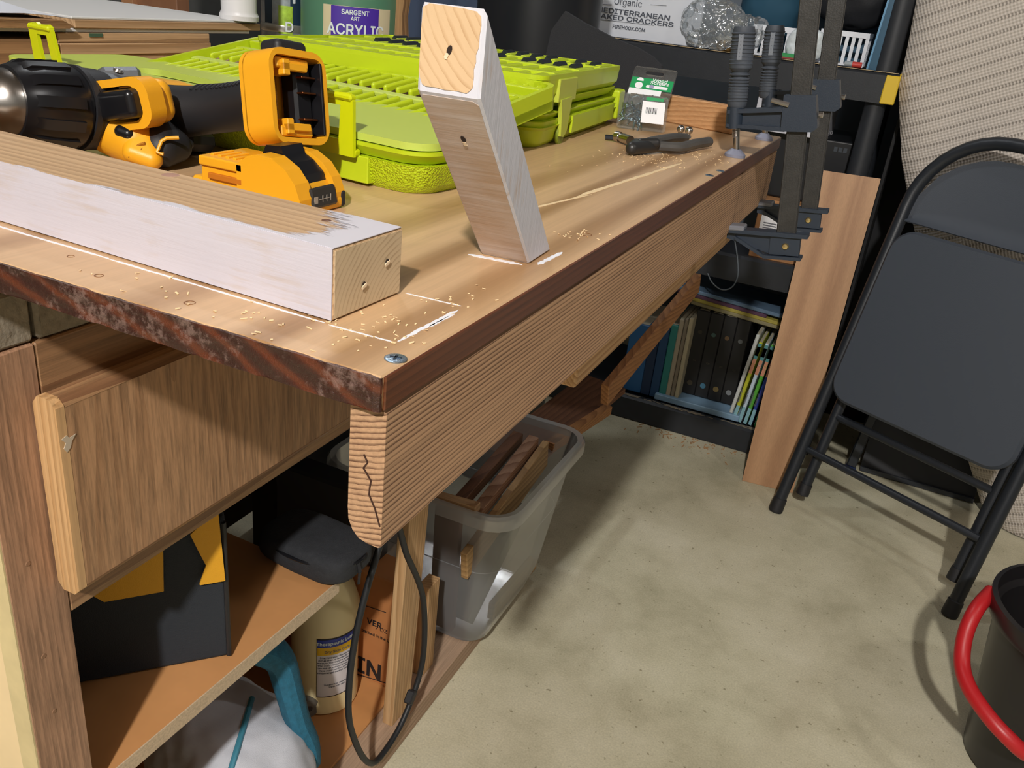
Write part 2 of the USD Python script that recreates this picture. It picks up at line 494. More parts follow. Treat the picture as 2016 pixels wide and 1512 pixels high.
SCRAP = wood('brown_scrap_board', '#b27c4a', '#8a5a32', 'y', ring=0.006, pith=(-0.3, 0, 0.3), streak=0.25, rough_=0.6)
WHITE_PAINT = mat('white_paint', '#c9c7cf', 0.45, var=0.03, vscale=60)


def brushed_white(name, under, axis, cover, tint='#dedadd'):
    """white paint brushed thinly over timber so that the grain shows in streaks"""
    k = 'xyz'.index(axis)
    st = [1.0] * 3
    st[k] = 0.04
    nodes = {'tc': ('texture_coordinate', {}), 'mp': ('mapping', {'mapping_type': 'point', 'scale': st}), 'n': ('noise_texture', {'scale': 330.0, 'detail': 4.0, 'roughness': 0.6}),
             'n2': ('noise_texture', {'scale': 30.0, 'detail': 3.0}), 'ad': ('math', {'math_type': 'multiply_add', 'value2': 0.5}), 'hf': ('math', {'math_type': 'multiply', 'value2': 0.5}),
             'r': ('rgb_ramp', {'ramp': [(cover[0], lin(under)), (cover[1], lin(tint))]}), 'b': ('bump', {'strength': 0.35, 'distance': 0.0006}), 'p': ('principled_bsdf', {'roughness': 0.5})}
    links = [('tc.object', 'mp.vector'), ('mp.vector', 'n.vector'), ('tc.object', 'n2.vector'), ('n.fac', 'ad.value1'), ('n2.fac', 'hf.value1'), ('hf.value', 'ad.value3'), ('ad.value', 'r.fac'), ('r.color', 'p.base_color'), ('n.fac', 'b.height'), ('b.normal', 'p.normal')]
    return usdkit.material(stage, '/World/Looks/' + name, nodes, links, 'p.BSDF')


# ---------------------------------------------------------------- workbench
TZ = 0.910
bench = Thing('workbench', 'pine topped workbench with dark stained edge and a rough sawn apron board', 'workbench', (-0.5, 0.5, 0))
top = rbox((-1.35, 0.0008, 0.8945), (-0.0008, 0.988, TZ), 0.0012)
obj('tabletop', box((-1.35, 0.0012, 0.8947), (-0.0012, 0.988, TZ), 0.0008), PINE, bench, label='pine tabletop with paint marks and sawdust')
corner = Polygon([(-1.35, 0), (-0.004, 0), (-0.001, 0.0012), (0, 0.004), (0, 0.012), (-0.0015, 0.012), (-0.0015, 0.0013), (-1.35, 0.0013)])
fe = prism(Polygon([(-1.35, 0), (-0.004, 0), (-0.0012, 0.001), (-0.0006, 0.004), (-1.35, 0.004)]), (0, 0, 0.8945), (1, 0, 0), (0, 1, 0), 0.0150)
fe2 = cut(fe, box((-2, 0.0022, 0), (1, 1, 2)))
fe2 = rough(fe2, 0.0007, 160, 3, 0.006)
obj('front_edge', fe2, STAIN, bench, label='dark stained end grain edge of the tabletop')
obj('side_edge', box((-0.0014, 0.003, 0.8945), (0.0, 0.988, TZ - 0.0004), 0.0005), STAIN_LONG, bench, label='dark stained long edge of the tabletop')
# apron: a rough sawn 1x3 with an eased lower corner
ap = Polygon([(-0.0178, 0.8925), (-0.0005, 0.8925), (-0.0005, 0.8275), (-0.002, 0.8266), (-0.0075, 0.8268), (-0.012, 0.828), (-0.0152, 0.8312), (-0.0174, 0.836), (-0.0179, 0.842)])
obj('apron_board', prism(ap, (0, 0.0055, 0), (1, 0, 0), (0, 0, 1), -0.972), FIR, bench, label='rough sawn fir apron board with a checked end')
CRACK = mat('crack', '#3a2012', 0.9)
ck = []
cp = [(-0.0105, 0.8705), (-0.0085, 0.8672), (-0.0105, 0.864), (-0.0065, 0.859), (-0.007, 0.8555), (-0.0072, 0.852), (-0.004, 0.846), (-0.0012, 0.838)]
for a, b in zip(cp[:-1], cp[1:]):
    ck.append(bar((a[0], 0.0053, a[1]), (b[0], 0.0053, b[1]), 0.0006, 0.0005, (0, 1, 0)))
obj('crack', ck, CRACK, bench)
pr = at(1132, 766, 'x', -0.035)
obj('under_rail', box((-0.062, pr[1], pr[2]), (-0.035, 0.985, 0.893), 0.002), RAW, bench)
obj('cross_brace', bar(at(1190, 778, 'x', -0.13), at(1372, 556, 'x', -0.10), 0.012, 0.034, ch=0.001), SCRAP, bench)
obj('sill_plate', box((-0.372, 0.05, 0.0005), (-0.300, 1.06, 0.04), 0.002), wood('dusty_sill', '#b79a80', '#9a7a5e', 'y', ring=0.008, pith=(-0.33, 0, -0.1), streak=0.3, rough_=0.8), bench, label='dusty floor plate of the bench frame')
obj('stud', bar((-0.3205, 0.596, 0.04), (-0.300, 0.596, 0.893), 0.0172, 0.050, (0, 1, 0), 0.001), RAW_Z, bench, label='upright stud under the apron')
obj('stud', bar((-0.335, 0.700, 0.04), (-0.335, 0.700, 0.215), 0.020, 0.034, (0, 1, 0), 0.001), RAW_Z, bench)
obj('rear_leg', box((-1.33, 0.02, 0.0), (-1.25, 0.10, 0.8945), 0.002), RAW_Z, bench)
obj('rear_leg', box((-1.33, 0.90, 0.0), (-1.25, 0.98, 0.8945), 0.002), RAW_Z, bench)
# lettered paint outlines, knots and pale scratches on the top
marks = []
M_WHITE = mat('paint_mark', '#e6e8ee', 0.5)


def mark(p, q, w, seed, name='paint_mark', m=M_WHITE, z=TZ):
    p, q = np.array(p, float), np.array(q, float)
    d = q - p
    obj(name, ragged((p[0], p[1], z - 0.0001), (d[0], d[1], 0), (-d[1], d[0], 0), np.linalg.norm(d), w, seed, t=0.0003), m, bench, smooth=False)


mark((-0.30, 0.0395), (-0.185, 0.0375), 0.0016, 1)
mark((-0.19, 0.0372), (-0.052, 0.0342), 0.0013, 2)
mark((-0.0495, 0.0335), (-0.0165, 0.0345), 0.0009, 3)
mark((-0.0155, 0.0365), (-0.0140, 0.089), 0.0022, 4)
mark((-0.046, 0.0925), (-0.0155, 0.0945), 0.0008, 5)
mark((-0.0135, 0.060), (-0.0128, 0.082), 0.0013, 6)
mark((-0.0545, 0.1760), (-0.0215, 0.1800), 0.0036, 7)
mark((-0.0148, 0.187), (-0.0138, 0.222), 0.0030, 8)
PALE_SCR = mat('pale_scratch', '#ecd2a6', 0.5)
mark((-0.066, 0.375), (-0.045, 0.632), 0.0042, 9, 'pale_streak', PALE_SCR)
mark((-0.078, 0.30), (-0.060, 0.40), 0.0024, 10, 'pale_streak', PALE_SCR)
KNOT = mat('knot', '#7a4f2a', 0.5)
for kx, ky, kr in ((-0.168, 0.0165, 0.0022), (-0.112, 0.016, 0.0026), (-0.20, 0.028, 0.0018), (-0.018, 0.275, 0.004)):
    ring = Point(0, 0).buffer(kr).difference(Point(0.0002, 0).buffer(kr * 0.82))
    obj('knot', prism(ring, (kx, ky, TZ - 0.00015), (1, 0.2, 0), (-0.2, 1, 0), 0.0003), KNOT, bench, smooth=False)

# ---------------------------------------------------------------- cabinet under the bench
XC = -0.300
cab = Thing('cabinet', 'oak veneered base cabinet with an open front standing under the workbench', 'cabinet', (-0.55, 0.28, 0))
obj('stile', box((XC - 0.018, 0.032, 0.055), (XC, 0.0745, 0.822), 0.001), RED_OAK, cab, label='upright oak stile of the face frame with nail holes')
obj('rail', box((XC - 0.018, 0.075, 0.611), (XC - 0.0002, 0.50, 0.650), 0.001), OAK_H, cab)
obj('top_rail', box((XC - 0.018, 0.075, 0.775), (XC - 0.0002, 0.50, 0.822), 0.001), OAK_H, cab)
obj('side_panel', box((-0.86, 0.0355, 0.005), (XC - 0.0185, 0.050, 0.822)), mat('pale_panel', '#e6cda0', 0.5, var=0.06, vscale=8), cab, label='pale side panel of the cabinet')
obj('frame_edge', box((XC - 0.0178, 0.0312, 0.055), (XC - 0.0005, 0.0325, 0.822)), mat('raw_frame_edge', '#cdbb8c', 0.6, var=0.1, vscale=30), cab, label='unfinished yellowish side of the stile')
obj('back_panel', box((-0.86, 0.05, 0.045), (-0.85, 1.2, 0.80)), mat('dark_panel', '#5a4430', 0.7), cab)
obj('top_panel', box((-0.86, 0.05, 0.806), (XC - 0.019, 0.50, 0.8215)), OAK_H, cab)
obj('base_panel', box((-0.85, 0.051, 0.040), (-0.343, 0.66, 0.0455), 0.001), mat('orange_laminate', '#c28a55', 0.35, var=0.10, vscale=14), cab, label='orange brown base panel')
obj('shelf', prism(Polygon([(-0.3035, 0.076), (-0.2935, 0.399), (-0.849, 0.415), (-0.849, 0.076)]), (0, 0, 0.414), (1, 0, 0), (0, 1, 0), 0.0155), mat('orange_shelf', '#bf8a58', 0.33, var=0.10, vscale=10), cab, label='orange brown laminate shelf')
e0, e1 = V(-0.3033, 0.076, 0.4218), V(-0.2933, 0.399, 0.4218)
obj('shelf_edge', bar(e0, e1, 0.0012, 0.0162), mat('pale_particle_edge', '#bda88c', 0.7, var=0.2, vscale=400), cab, label='pale raw front edge of the shelf')
dr = []
d0, d1 = V(-0.2985, 0.067, 0.6395), V(-0.2785, 0.50, 0.7905)
obj('drawer_front', box(d0 + V(0, 0.006, 0.006), d1 - V(0.0, 0, 0.006), 0.0), OAK, cab, label='oak grained drawer front with a chipped spot')
obj('drawer_edge', prism(Polygon([(0, 0.006), (0.0045, 0), (0.0155, 0), (0.0202, 0.005), (0.0202, 0.146), (0.0155, 0.151), (0.0045, 0.151), (0, 0.145)]), (d0[0], d0[1] + 0.0062, d0[2]), (1, 0, 0), (0, 0, 1), 0.0065), OAK_EDGE, cab, label='light oak end of the drawer front')
obj('drawer_edge', prism(Polygon([(0, 0), (0.0045, 0.006), (0.0158, 0.006), (0.0202, 0)]), (d0[0], d0[1] + 0.005, d1[2] - 0.0062), (1, 0, 0), (0, 0, 1), -(d1[1] - d0[1]) + 0.005), OAK_H, cab)
obj('drawer_edge', prism(Polygon([(0, 0), (0.0202, 0), (0.0158, -0.006), (0.0045, -0.006)]), (d0[0], d0[1] + 0.005, d0[2] + 0.0062), (1, 0, 0), (0, 0, 1), -(d1[1] - d0[1]) + 0.005), OAK_H, cab)
cc = at(132, 872, 'x', -0.2783)
chip = Polygon([(-.004, .004), (.000, .0055), (.002, .003), (.007, .0038), (.0035, 0), (.002, -.004), (-.001, -.0065), (-.003, -.003), (-.001, .0005)])
obj('chip', prism(chip, cc, (0, 1, 0), (0, 0, 1), 0.0004), mat('bare_chip', '#b9ab97', 0.8), cab, smooth=False)
for px in ((86, 1292), (107, 1400), (55, 1110)):
    p = at(px[0], px[1], 'x', XC)
    obj('nail_hole', lathe([(0, 0.0004), (0.0016, 0.0004), (0.0022, 0)], p, (1, 0, 0), 10), mat('filler', '#8a684e', 0.8), cab)

# grey blocks that carry the top on the cabinet
BLOCK = mat('grey_block', '#857b6b', 0.9, var=0.22, vscale=120, bump=1.0, bscale=220)
for i, (y0, y1, z0, z1, lab) in enumerate((
        (0.0335, 0.0765, 0.8225, 0.8580, 'rough grey block on the cabinet corner, nearest in the lower course'),
        (0.0785, 0.1800, 0.8225, 0.8575, 'rough grey block in the lower course, mostly in the shade of the top'),
        (0.0335, 0.0590, 0.8590, 0.8940, 'rough grey block in the upper course at the cabinet corner'),
        (0.0605, 0.1700, 0.8585, 0.8940, 'rough grey block in the upper course, tucked under the tabletop'))):
    b = rough(box((-0.40, y0, z0), (XC - 0.0015 + 0.001 * (i % 2), y1, z1), 0.0025), 0.0007, 190, i, 0.008)
    obj('support_block', b, BLOCK, None, label=lab, cat='block', group=None, loc=(-0.35, (y0 + y1) / 2, z0))
# ---------------------------------------------------------------- half painted beam on the bench
BEAM_WOOD = wood('beam_pine', '#cfae86', '#b3906a', 'x', ring=0.0034, pith=(0, 0.12, 0.850), wobble=0.003, streak=0.2, rough_=0.6, bump=0.15, blotch=0.12)
bd, bb = V(-0.9993, 0.037, 0), V(0.037, 0.9993, 0)
bo = V(-0.0500, 0.0370, TZ + 0.0003)
BL, BD, BH = 0.62, 0.0532, 0.0330
beam = Thing('wooden_beam', 'half painted pine beam lying flat along the front of the bench', 'beam', bo)
obj('body', obox(bo + bd * BL / 2 + bb * BD / 2 + V(0, 0, BH / 2), [bd, bb, V(0, 0, 1)], (BL, BD, BH), 0.0008), BEAM_WOOD, beam, label='bare pine top and sawn end')
BW = brushed_white('brushed_white_beam', '#b9a692', 'x', (0.20, 0.47), '#c6c2cb')
poly = [(0.0002, 0.0005), (BL, 0.0005), (BL, 0.0334), (0.0002, 0.0334)]
obj('paint_coat', prism(poly, bo - bb * 0.0003, bd, V(0, 0, 1), 0.0005, True), BW, beam, smooth=False, label='white paint brushed on the front face')
zt = bo + V(0, 0, BH - 0.0001)


def lapped_paint():
    """thin white paint that laps over the front edge of the top and spreads near the sawn end, in torn brush strokes"""
    nodes = {'tc': ('texture_coordinate', {}), 'sp': ('separate_xyz', {}), 'mp': ('mapping', {'mapping_type': 'point', 'scale': (0.12, 1, 1)}), 'n': ('noise_texture', {'scale': 420.0, 'detail': 5.0, 'roughness': 0.7}),
             'nl': ('noise_texture', {'scale': 28.0, 'detail': 2.0}), 'a': ('map_range', {'from_min': 0.0, 'from_max': 0.013, 'to_min': 1.0, 'to_max': 0.0, 'clamp': True}),
             'b': ('map_range', {'from_min': -0.070, 'from_max': -0.002, 'to_min': 0.0, 'to_max': 0.86, 'clamp': True}), 'mxm': ('math', {'math_type': 'maximum'}),
             'n0': ('math', {'math_type': 'multiply_add', 'value2': 0.9, 'value3': -0.45}), 'n1': ('math', {'math_type': 'multiply_add', 'value2': 1.0, 'value3': -0.5}), 's1': ('math', {'math_type': 'add'}), 's2': ('math', {'math_type': 'add'}),
             'r': ('rgb_ramp', {'ramp': [(0.50, (0, 0, 0)), (0.60, (1, 1, 1))]}), 't': ('transparent_bsdf', {}), 'p': ('principled_bsdf', {'base_color': lin('#cbc9d1'), 'roughness': 0.5}), 'm': ('mix_closure', {})}
    links = [('tc.object', 'sp.vector'), ('tc.object', 'mp.vector'), ('mp.vector', 'n.vector'), ('tc.object', 'nl.vector'), ('sp.y', 'a.value'), ('sp.x', 'b.value'), ('a.result', 'mxm.value1'), ('b.result', 'mxm.value2'),
             ('n.fac', 'n0.value1'), ('nl.fac', 'n1.value1'), ('mxm.value', 's1.value1'), ('n0.value', 's1.value2'), ('s1.value', 's2.value1'), ('n1.value', 's2.value2'), ('s2.value', 'r.fac'), ('r.color', 'm.fac'), ('t.BSDF', 'm.closure1'), ('p.BSDF', 'm.closure2')]
    return usdkit.material(stage, '/World/Looks/lapped_paint', nodes, links, 'm.closure')


obj('paint_lap', prism([(0.0, 0.0), (BL, 0), (BL, BD - 0.001), (0.0, BD - 0.001)], zt + V(0, 0, 0.0004), bd, bb, -0.0003), lapped_paint(), beam, smooth=False, label='white paint lapped over the top')
obj('sawn_end', obox(bo + bb * BD / 2 + V(0.0001, 0, BH / 2), [bd, bb, V(0, 0, 1)], (0.0006, BD - 0.002, BH - 0.002)), wood('beam_end_grain', '#c8b391', '#ab9373', 'x', ring=0.0030, pith=(0, 0.096, 0.898), wobble=0.002, streak=0.0, rough_=0.75, contrast=(0.5, 0.97), blotch=0.06), beam, smooth=False, label='sawn end with faint growth rings')
for a, b, L, w in ((0.052, 0.0225, 0.026, 0.0045), (0.082, 0.012, 0.03, 0.0012), (0.035, 0.040, 0.008, 0.0012)):
    obj('paint_edge', ragged(zt + bd * a + bb * b, bd, bb, L, w, int(a * 1000), t=0.0006), WHITE_PAINT, beam, smooth=False)
obj('knot', lathe([(0, 0.0003), (0.0022, 0.0003), (0.0026, 0)], zt + bd * 0.032 + bb * 0.036, (0, 0, 1), 12), mat('dark_knot', '#6b4630', 0.6), beam)
obj('knot', lathe([(0, 0.0003), (0.0042, 0.0003), (0.005, 0)], zt + bd * 0.145 + bb * 0.047, (0, 0, 1), 12), mat('pinkish_knot', '#a98270', 0.6), beam)
for a, b in ((0.022, 0.012), (0.040, 0.019)):
    c = bo + bb * a + V(0.0008, 0, b)
    obj('screw_hole', lathe([(0, 0.0002), (0.0013, 0.0002), (0.0016, 0)], c, (1, 0, 0), 10), mat('hole', '#2b1d14', 0.9), beam)
    obj('torn_grain', ragged(c + V(0.0002, -0.0022, -0.0012), (0, 1, 0.3), (0, 0, 1), 0.0042, 0.0016, int(a * 999), t=0.0004), mat('torn_wood', '#e5cfae', 0.8), beam, smooth=False)

# ---------------------------------------------------------------- slanted brace standing on the bench
u_, w_x = V(-0.054, 0.9985, 0), V(0.9985, 0.054, 0)
br0 = V(-0.0500, 0.1828, TZ + 0.0002)
sec = [(0, 0), (0.0365, 0), (-0.0915, 0.1330), (-0.0915, 0.0965)]
brace = Thing('slanted_brace', 'whitewashed wooden brace with mitred ends standing slanted on the bench', 'brace', br0)
BRW = brushed_white('brushed_white_brace', '#bd9f82', 'z', (0.26, 0.44), '#d0d0d8')
BRF = brushed_white('thin_white_brace', '#b59a80', 'x', (0.34, 0.75), '#cdc4be')
body = prism(sec, br0, u_, (0, 0, 1), 0.0310)
if body.volume < 0:
    body.invert()
obj('body', hull(np.vstack([prism(Polygon(sec).buffer(-0.001), br0, u_, (0, 0, 1), 0.0310).vertices, prism(sec, br0 + w_x * 0.0015, u_, (0, 0, 1), 0.0280).vertices])), BRW, brace, label='white painted sides')
# underside face with thin paint
d45 = unit(V(0, 0, 0) + u_ * (-0.0915) + V(0, 0, 0.0965))
fo = br0 + w_x * 0.0012
obj('under_face', prism(Polygon([(0.0285, 0.0015), (0.0285, 0.129), (0.026, 0.131), (0.001, 0.131), (0.0, 0.128), (0.0, 0.0015)]), fo - np.cross(w_x, d45) * 0.0001, w_x, d45, 0.0003), BRF, brace, smooth=False, label='thinly whitewashed underside')
# bare sawn end
eo = br0 + u_ * (-0.0915) + V(0, 0, 0.0965)
er = [(0.0026, 0.003), (0.0045, 0.0022), (0.009, 0.0024), (0.014, 0.0019), (0.02, 0.0022), (0.0245, 0.0018), (0.0262, 0.0032), (0.0272, 0.0045), (0.0274, 0.009), (0.0271, 0.012), (0.0279, 0.015), (0.0276, 0.018), (0.0286, 0.021), (0.0286, 0.026), (0.029, 0.03), (0.0285, 0.0335), (0.0262, 0.0352), (0.02, 0.0358), (0.012, 0.0361), (0.004, 0.0362), (0.0012, 0.0345), (0.0007, 0.026), (0.0007, 0.016), (0.0006, 0.0085), (0.0014, 0.0055)]
ENDW = wood('brace_end_grain', '#d6b68e', '#c09a70', 'y', ring=0.0042, pith=(0.014, 0, 1.064), wobble=0.003, streak=0.0, rough_=0.7, contrast=(0.55, 0.97), blotch=0.12)
obj('sawn_end', prism(er, eo - u_ * 0.0002, w_x, (0, 0, 1), 0.0004, True), ENDW, brace, smooth=False, label='bare sawn end with a screw hole')


def screw_hole(c, nrm, parent, ax):
    obj('screw_hole', hull(np.vstack([c + nrm * 0.0006 + ax * (0.0022 * math.cos(t)) + np.cross(ax, nrm) * (0.0012 * math.sin(t)) - nrm * q for t in np.linspace(0, 6.2, 12) for q in (0, 0.0004)])), mat('hole', '#2b1d14', 0.9), parent)
    obj('torn_grain', ragged(c + nrm * 0.0005 - ax * 0.0042 - np.cross(ax, nrm) * 0.0004, ax, np.cross(nrm, ax), 0.0028, 0.0016, 5, t=0.0003), mat('torn_wood', '#e5cfae', 0.8), parent, smooth=False)


screw_hole(eo + w_x * 0.0150 + V(0, 0, 0.0185), -u_, brace, unit(V(0.3, 0, 1)))
screw_hole(br0 + w_x * 0.0158 + d45 * 0.104, -unit(np.cross(d45, w_x)) if np.cross(d45, w_x)[1] > 0 else unit(np.cross(d45, w_x)), brace, unit(d45 - 0.2 * w_x))

# ---------------------------------------------------------------- cordless drill lying on its side
YEL = mat('yellow_plastic', '#e6a31c', 0.42, bump=0.05, bscale=900)
BLK = mat('black_rubber', '#1d1d20', 0.55, bump=0.1, bscale=1500)
BLKS = mat('black_gloss', '#141417', 0.28)
GREYM = mat('gear_grey', '#7d8186', 0.38, 0.6)
STEEL = mat('steel', '#b9b4ae', 0.25, 1.0)
COPPER = mat('contact_copper', '#b3714a', 0.3, 1.0)


def W(c):
    return CAM + RIGHT * c[0] + DOWN * c[1] + FWD * c[2]


def Wd(c):
    return RIGHT * c[0] + DOWN * c[1] + FWD * c[2]


kc = unit(V(-0.5, 0.2, -0.84))
hc = V(0.86, 0.09, -0.5)
hc = unit(hc - kc * (hc @ kc))
DK, DH = Wd(kc), Wd(hc)
DN = np.cross(DK, DH)
D0 = W(V(-0.276, -0.2045, 0.65))


def D(a, b, c):
    return D0 + DK * a + DN * b + DH * c


drill = Thing('cordless_drill', 'yellow and black cordless drill lying on its side without its battery', 'drill', D0)
obj('chuck_nose', lathe([(0, 0.128), (0.010, 0.128), (0.013, 0.122), (0.0185, 0.118), (0.0215, 0.112), (0.0225, 0.106), (0, 0.106)], D0, DK), STEEL, drill, label='steel nose of the chuck')
sl = [lathe([(0, 0.062), (0.0272, 0.062), (0.0285, 0.066), (0.0285, 0.078), (0.0278, 0.090), (0.0262, 0.101), (0.0240, 0.1075), (0, 0.1075)], D0, DK, 40)]
for i in range(12):
    a = i / 12 * 2 * math.pi
    r = DN * math.cos(a) + DH * math.sin(a)
    t_ = np.cross(DK, r)
    sl.append(hull([D0 + DK * s + r * q + t_ * w for s, q in ((0.070, 0.0303), (0.097, 0.0285), (0.070, 0.025), (0.104, 0.0245)) for w in (-0.0036, 0.0036)]))
obj('chuck_sleeve', sl, BLKS, drill, label='ribbed black chuck sleeve')
obj('torque_collar', lathe([(0, 0.040), (0.0268, 0.040), (0.0278, 0.044), (0.0278, 0.056), (0.0290, 0.0575), (0.0290, 0.0615), (0, 0.0615)], D0, DK, 40), BLK, drill)
gb = [lathe([(0, 0.020), (0.0275, 0.020), (0.0272, 0.040), (0, 0.040)], D0, DK, 36), bar(D(0.038, 0.024, 0.0), D(0.012, 0.026, 0.010), 0.020, 0.010, DN, 0.003)]
obj('gear_housing', gb, GREYM, drill, label='grey metal gear housing')
for p in (D(0.030, 0.0265, 0.012), D(0.030, -0.004, 0.0285)):
    obj('housing_screw', lathe([(0, 0.002), (0.003, 0.0018), (0.004, 0)], p, unit(p - D(0.030, 0, 0)), 12), STEEL, drill)
mh = [lathe([(0, -0.046), (0.018, -0.046), (0.0245, -0.040), (0.0265, -0.028), (0.0270, 0.022), (0, 0.022)], D0, DK, 40)]
obj('motor_housing', mh, YEL, drill, label='yellow motor housing')
obj('rear_cap', [lathe([(0, -0.052), (0.016, -0.052), (0.021, -0.047), (0.0235, -0.0405), (0.0, -0.0405)], D0, DK, 36), obox(D(-0.028, -0.020, 0.014), [DK, DN, DH], (0.030, 0.016, 0.026), 0.005)], BLK, drill)
# grip
gs = np.linspace(0.020, 0.132, 15)
path = np.array([D(-0.004 - 0.010 * math.sin((c - 0.02) / 0.112 * math.pi), 0, c) for c in gs])
rad = 0.0165 + 0.0035 * np.abs(np.linspace(-1, 1, 15)) ** 2
grip = tube(path, rad, 20)
gp = [grip]
for i in range(16):
    c = 0.050 + i * 0.0046
    s = math.sin((c - 0.02) / 0.112 * math.pi)
    ctr = D(-0.004 - 0.010 * s, 0, c)
    rr = 0.0168 + 0.0035 * abs((c - 0.076) / 0.056) ** 2
    gp.append(tube([ctr + (DN * math.cos(t) - DK * math.sin(t)) * rr for t in np.linspace(-0.7, 1.2, 10)], 0.0011, 6))
obj('grip', gp, BLK, drill, label='black rubber grip with fine ribs')
obj('grip_screw', lathe([(0, 0.0006), (0.0018, 0.0004), (0.003, 0)], D(0.0015, -0.011, 0.112), unit(DK * 0.55 - DN * 0.8), 12), mat('dark_steel', '#55585c', 0.35, 0.9), drill)
DH2 = Wd(unit(V(0.93, 0.03, -0.36)))
DT = -unit(ray(252, 206, 0.602) - CAM)
DT = unit(DT - DH2 * (DT @ DH2))
DT = unit(DT + DK * 0.05)
DH2 = unit(DH2 - DT * (DT @ DH2))
DS = np.cross(DH2, DT)
tc_ = ray(242, 206, 0.594)
Tq = lambda a, b, c: tc_ + DH2 * a + DS * b + DT * c
ring = roundrect(0.056, 0.034, 0.012).difference(roundrect(0.039, 0.0235, 0.008))
sur = prism(ring, Tq(0, 0, -0.010), DH2, DS, 0.015 if np.cross(DH2, DS) @ DT > 0 else -0.015)
obj('trigger_surround', [sur, hull(np.vstack([trimesh.creation.icosphere(2, 0.009).vertices + Tq(a, b, -0.018) for a in (-0.018, 0.016) for b in (-0.006, 0.006)]))], YEL, drill, label='yellow surround of the trigger')
obj('trigger', hull(np.vstack([trimesh.creation.icosphere(2, 0.0045).vertices + Tq(a, b, c) for a, b, c in ((-0.015, 0.0062, -0.006), (-0.015, -0.0062, -0.006), (0.0165, 0.0062, -0.006), (0.0165, -0.0062, -0.006), (-0.014, 0.0050, 0.008), (-0.014, -0.0050, 0.008), (0.0160, 0.0050, 0.009), (0.0160, -0.0050, 0.009), (0.0, -0.0055, 0.0055), (0.0, 0.0055, 0.0055))])), BLKS, drill, label='black trigger')
sph = lambda p, r: trimesh.creation.icosphere(3, r).vertices + p
obj('lower_housing', [hull(np.vstack([sph(ray(222, 250, 0.617), 0.020), sph(ray(268, 276, 0.613), 0.0185), sph(ray(296, 290, 0.615), 0.0150)])), hull(np.vstack([sph(ray(262, 300, 0.600), 0.007), sph(ray(300, 314, 0.602), 0.007), sph(ray(280, 270, 0.610), 0.012)]))], YEL, drill, label='yellow lower housing with vents')
obj('tail_cover', [hull(np.vstack([sph(ray(305, 268, 0.618), 0.0150), sph(ray(318, 292, 0.612), 0.0135), sph(ray(345, 288, 0.622), 0.0115), sph(ray(322, 310, 0.613), 0.006)])), hull(np.vstack([sph(ray(352, 286, 0.622), 0.008), sph(ray(372, 284, 0.626), 0.0035)]))], BLK, drill, label='black rubber tail cover')
obj('tail_line', tube([ray(352, 271, 0.601), ray(328, 272, 0.598), ray(318, 278, 0.597), ray(309, 300, 0.596), ray(322, 304, 0.597)], 0.0013, 8), YEL, drill)
for px, py in ((277, 285), (273, 297), (262, 306)):
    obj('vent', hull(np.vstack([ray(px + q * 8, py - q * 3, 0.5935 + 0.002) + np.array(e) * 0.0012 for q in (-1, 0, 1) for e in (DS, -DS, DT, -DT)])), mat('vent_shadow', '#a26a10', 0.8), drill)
obj('direction_button', hull(np.vstack([sph(ray(px, py, 0.5975), 0.0046) for px, py in ((239, 259), (253, 264))])), BLKS, drill)
# foot with the open battery socket
fo_, fi_ = roundrect(0.053, 0.060, 0.012), roundrect(0.0455, 0.0515, 0.006)
sgn = 1 if np.cross(DK, DN) @ DH > 0 else -1
obj('foot', [prism(fo_.difference(fi_), D(0.002, 0, 0.134), DK, DN, sgn * 0.024), prism(fo_, D(0.002, 0, 0.131), DK, DN, sgn * 0.004)], YEL, drill, label='yellow foot with the open battery socket')
rails = []
for s in (-1, 1):
    rails += [obox(D(0.004, s * 0.0215, 0.148), [DK, DN, DH], (0.030, 0.007, 0.014), 0.001), obox(D(0.004, s * 0.0190, 0.1555), [DK, DN, DH], (0.022, 0.005, 0.004), 0.0006), obox(D(0.012, s * 0.0185, 0.152), [DK, DN, DH], (0.006, 0.010, 0.011), 0.0006)]
rails.append(obox(D(0.0215, 0, 0.146), [DK, DN, DH], (0.003, 0.030, 0.012), 0.001))
obj('socket_rail', rails, YEL, drill)
obj('terminal_block', [obox(D(-0.010, 0, 0.143), [DK, DN, DH], (0.016, 0.046, 0.014), 0.002), obox(D(-0.0185, 0, 0.150), [DK, DN, DH], (0.002, 0.047, 0.018), 0.0004)], BLKS, drill, label='black terminal block')
for b in (-0.013, 0.004, 0.014):
    obj('contact', obox(D(-0.010, b, 0.1515), [DK, DN, DH], (0.013, 0.0012, 0.007), 0.0003), COPPER, drill)
obj('rating_label', obox(D(0.009, 0.001, 0.1363), [DK, DN, DH], (0.015, 0.036, 0.0008)), mat('rating_label', '#a36f18', 0.6, var=0.45, vscale=700), drill)
for s in (1, -1):
    obj('foot_bumper', rbox((-0.014, -0.006, -0.009), (0.014, 0.006, 0.009), 0.004).apply_transform(np.vstack([np.c_[np.array([DK, DN, DH]).T, D(0.0, s * 0.031, 0.144)], [0, 0, 0, 1]])), BLK, drill)

# ---------------------------------------------------------------- battery pack
bx = V(-0.213, 0.190, TZ)
BK = 0.76
bat = Thing('battery_pack', 'yellow drill battery pack with black release button behind the painted beam', 'battery', bx)
X = lambda a, b, c: bx + V(a, b, c + 0.0003)


def bobj(name, m, *a, **k):
    m = cat_(m)
    m.vertices = bx + (m.vertices - bx) * BK
    return obj(name, m, *a, **k)


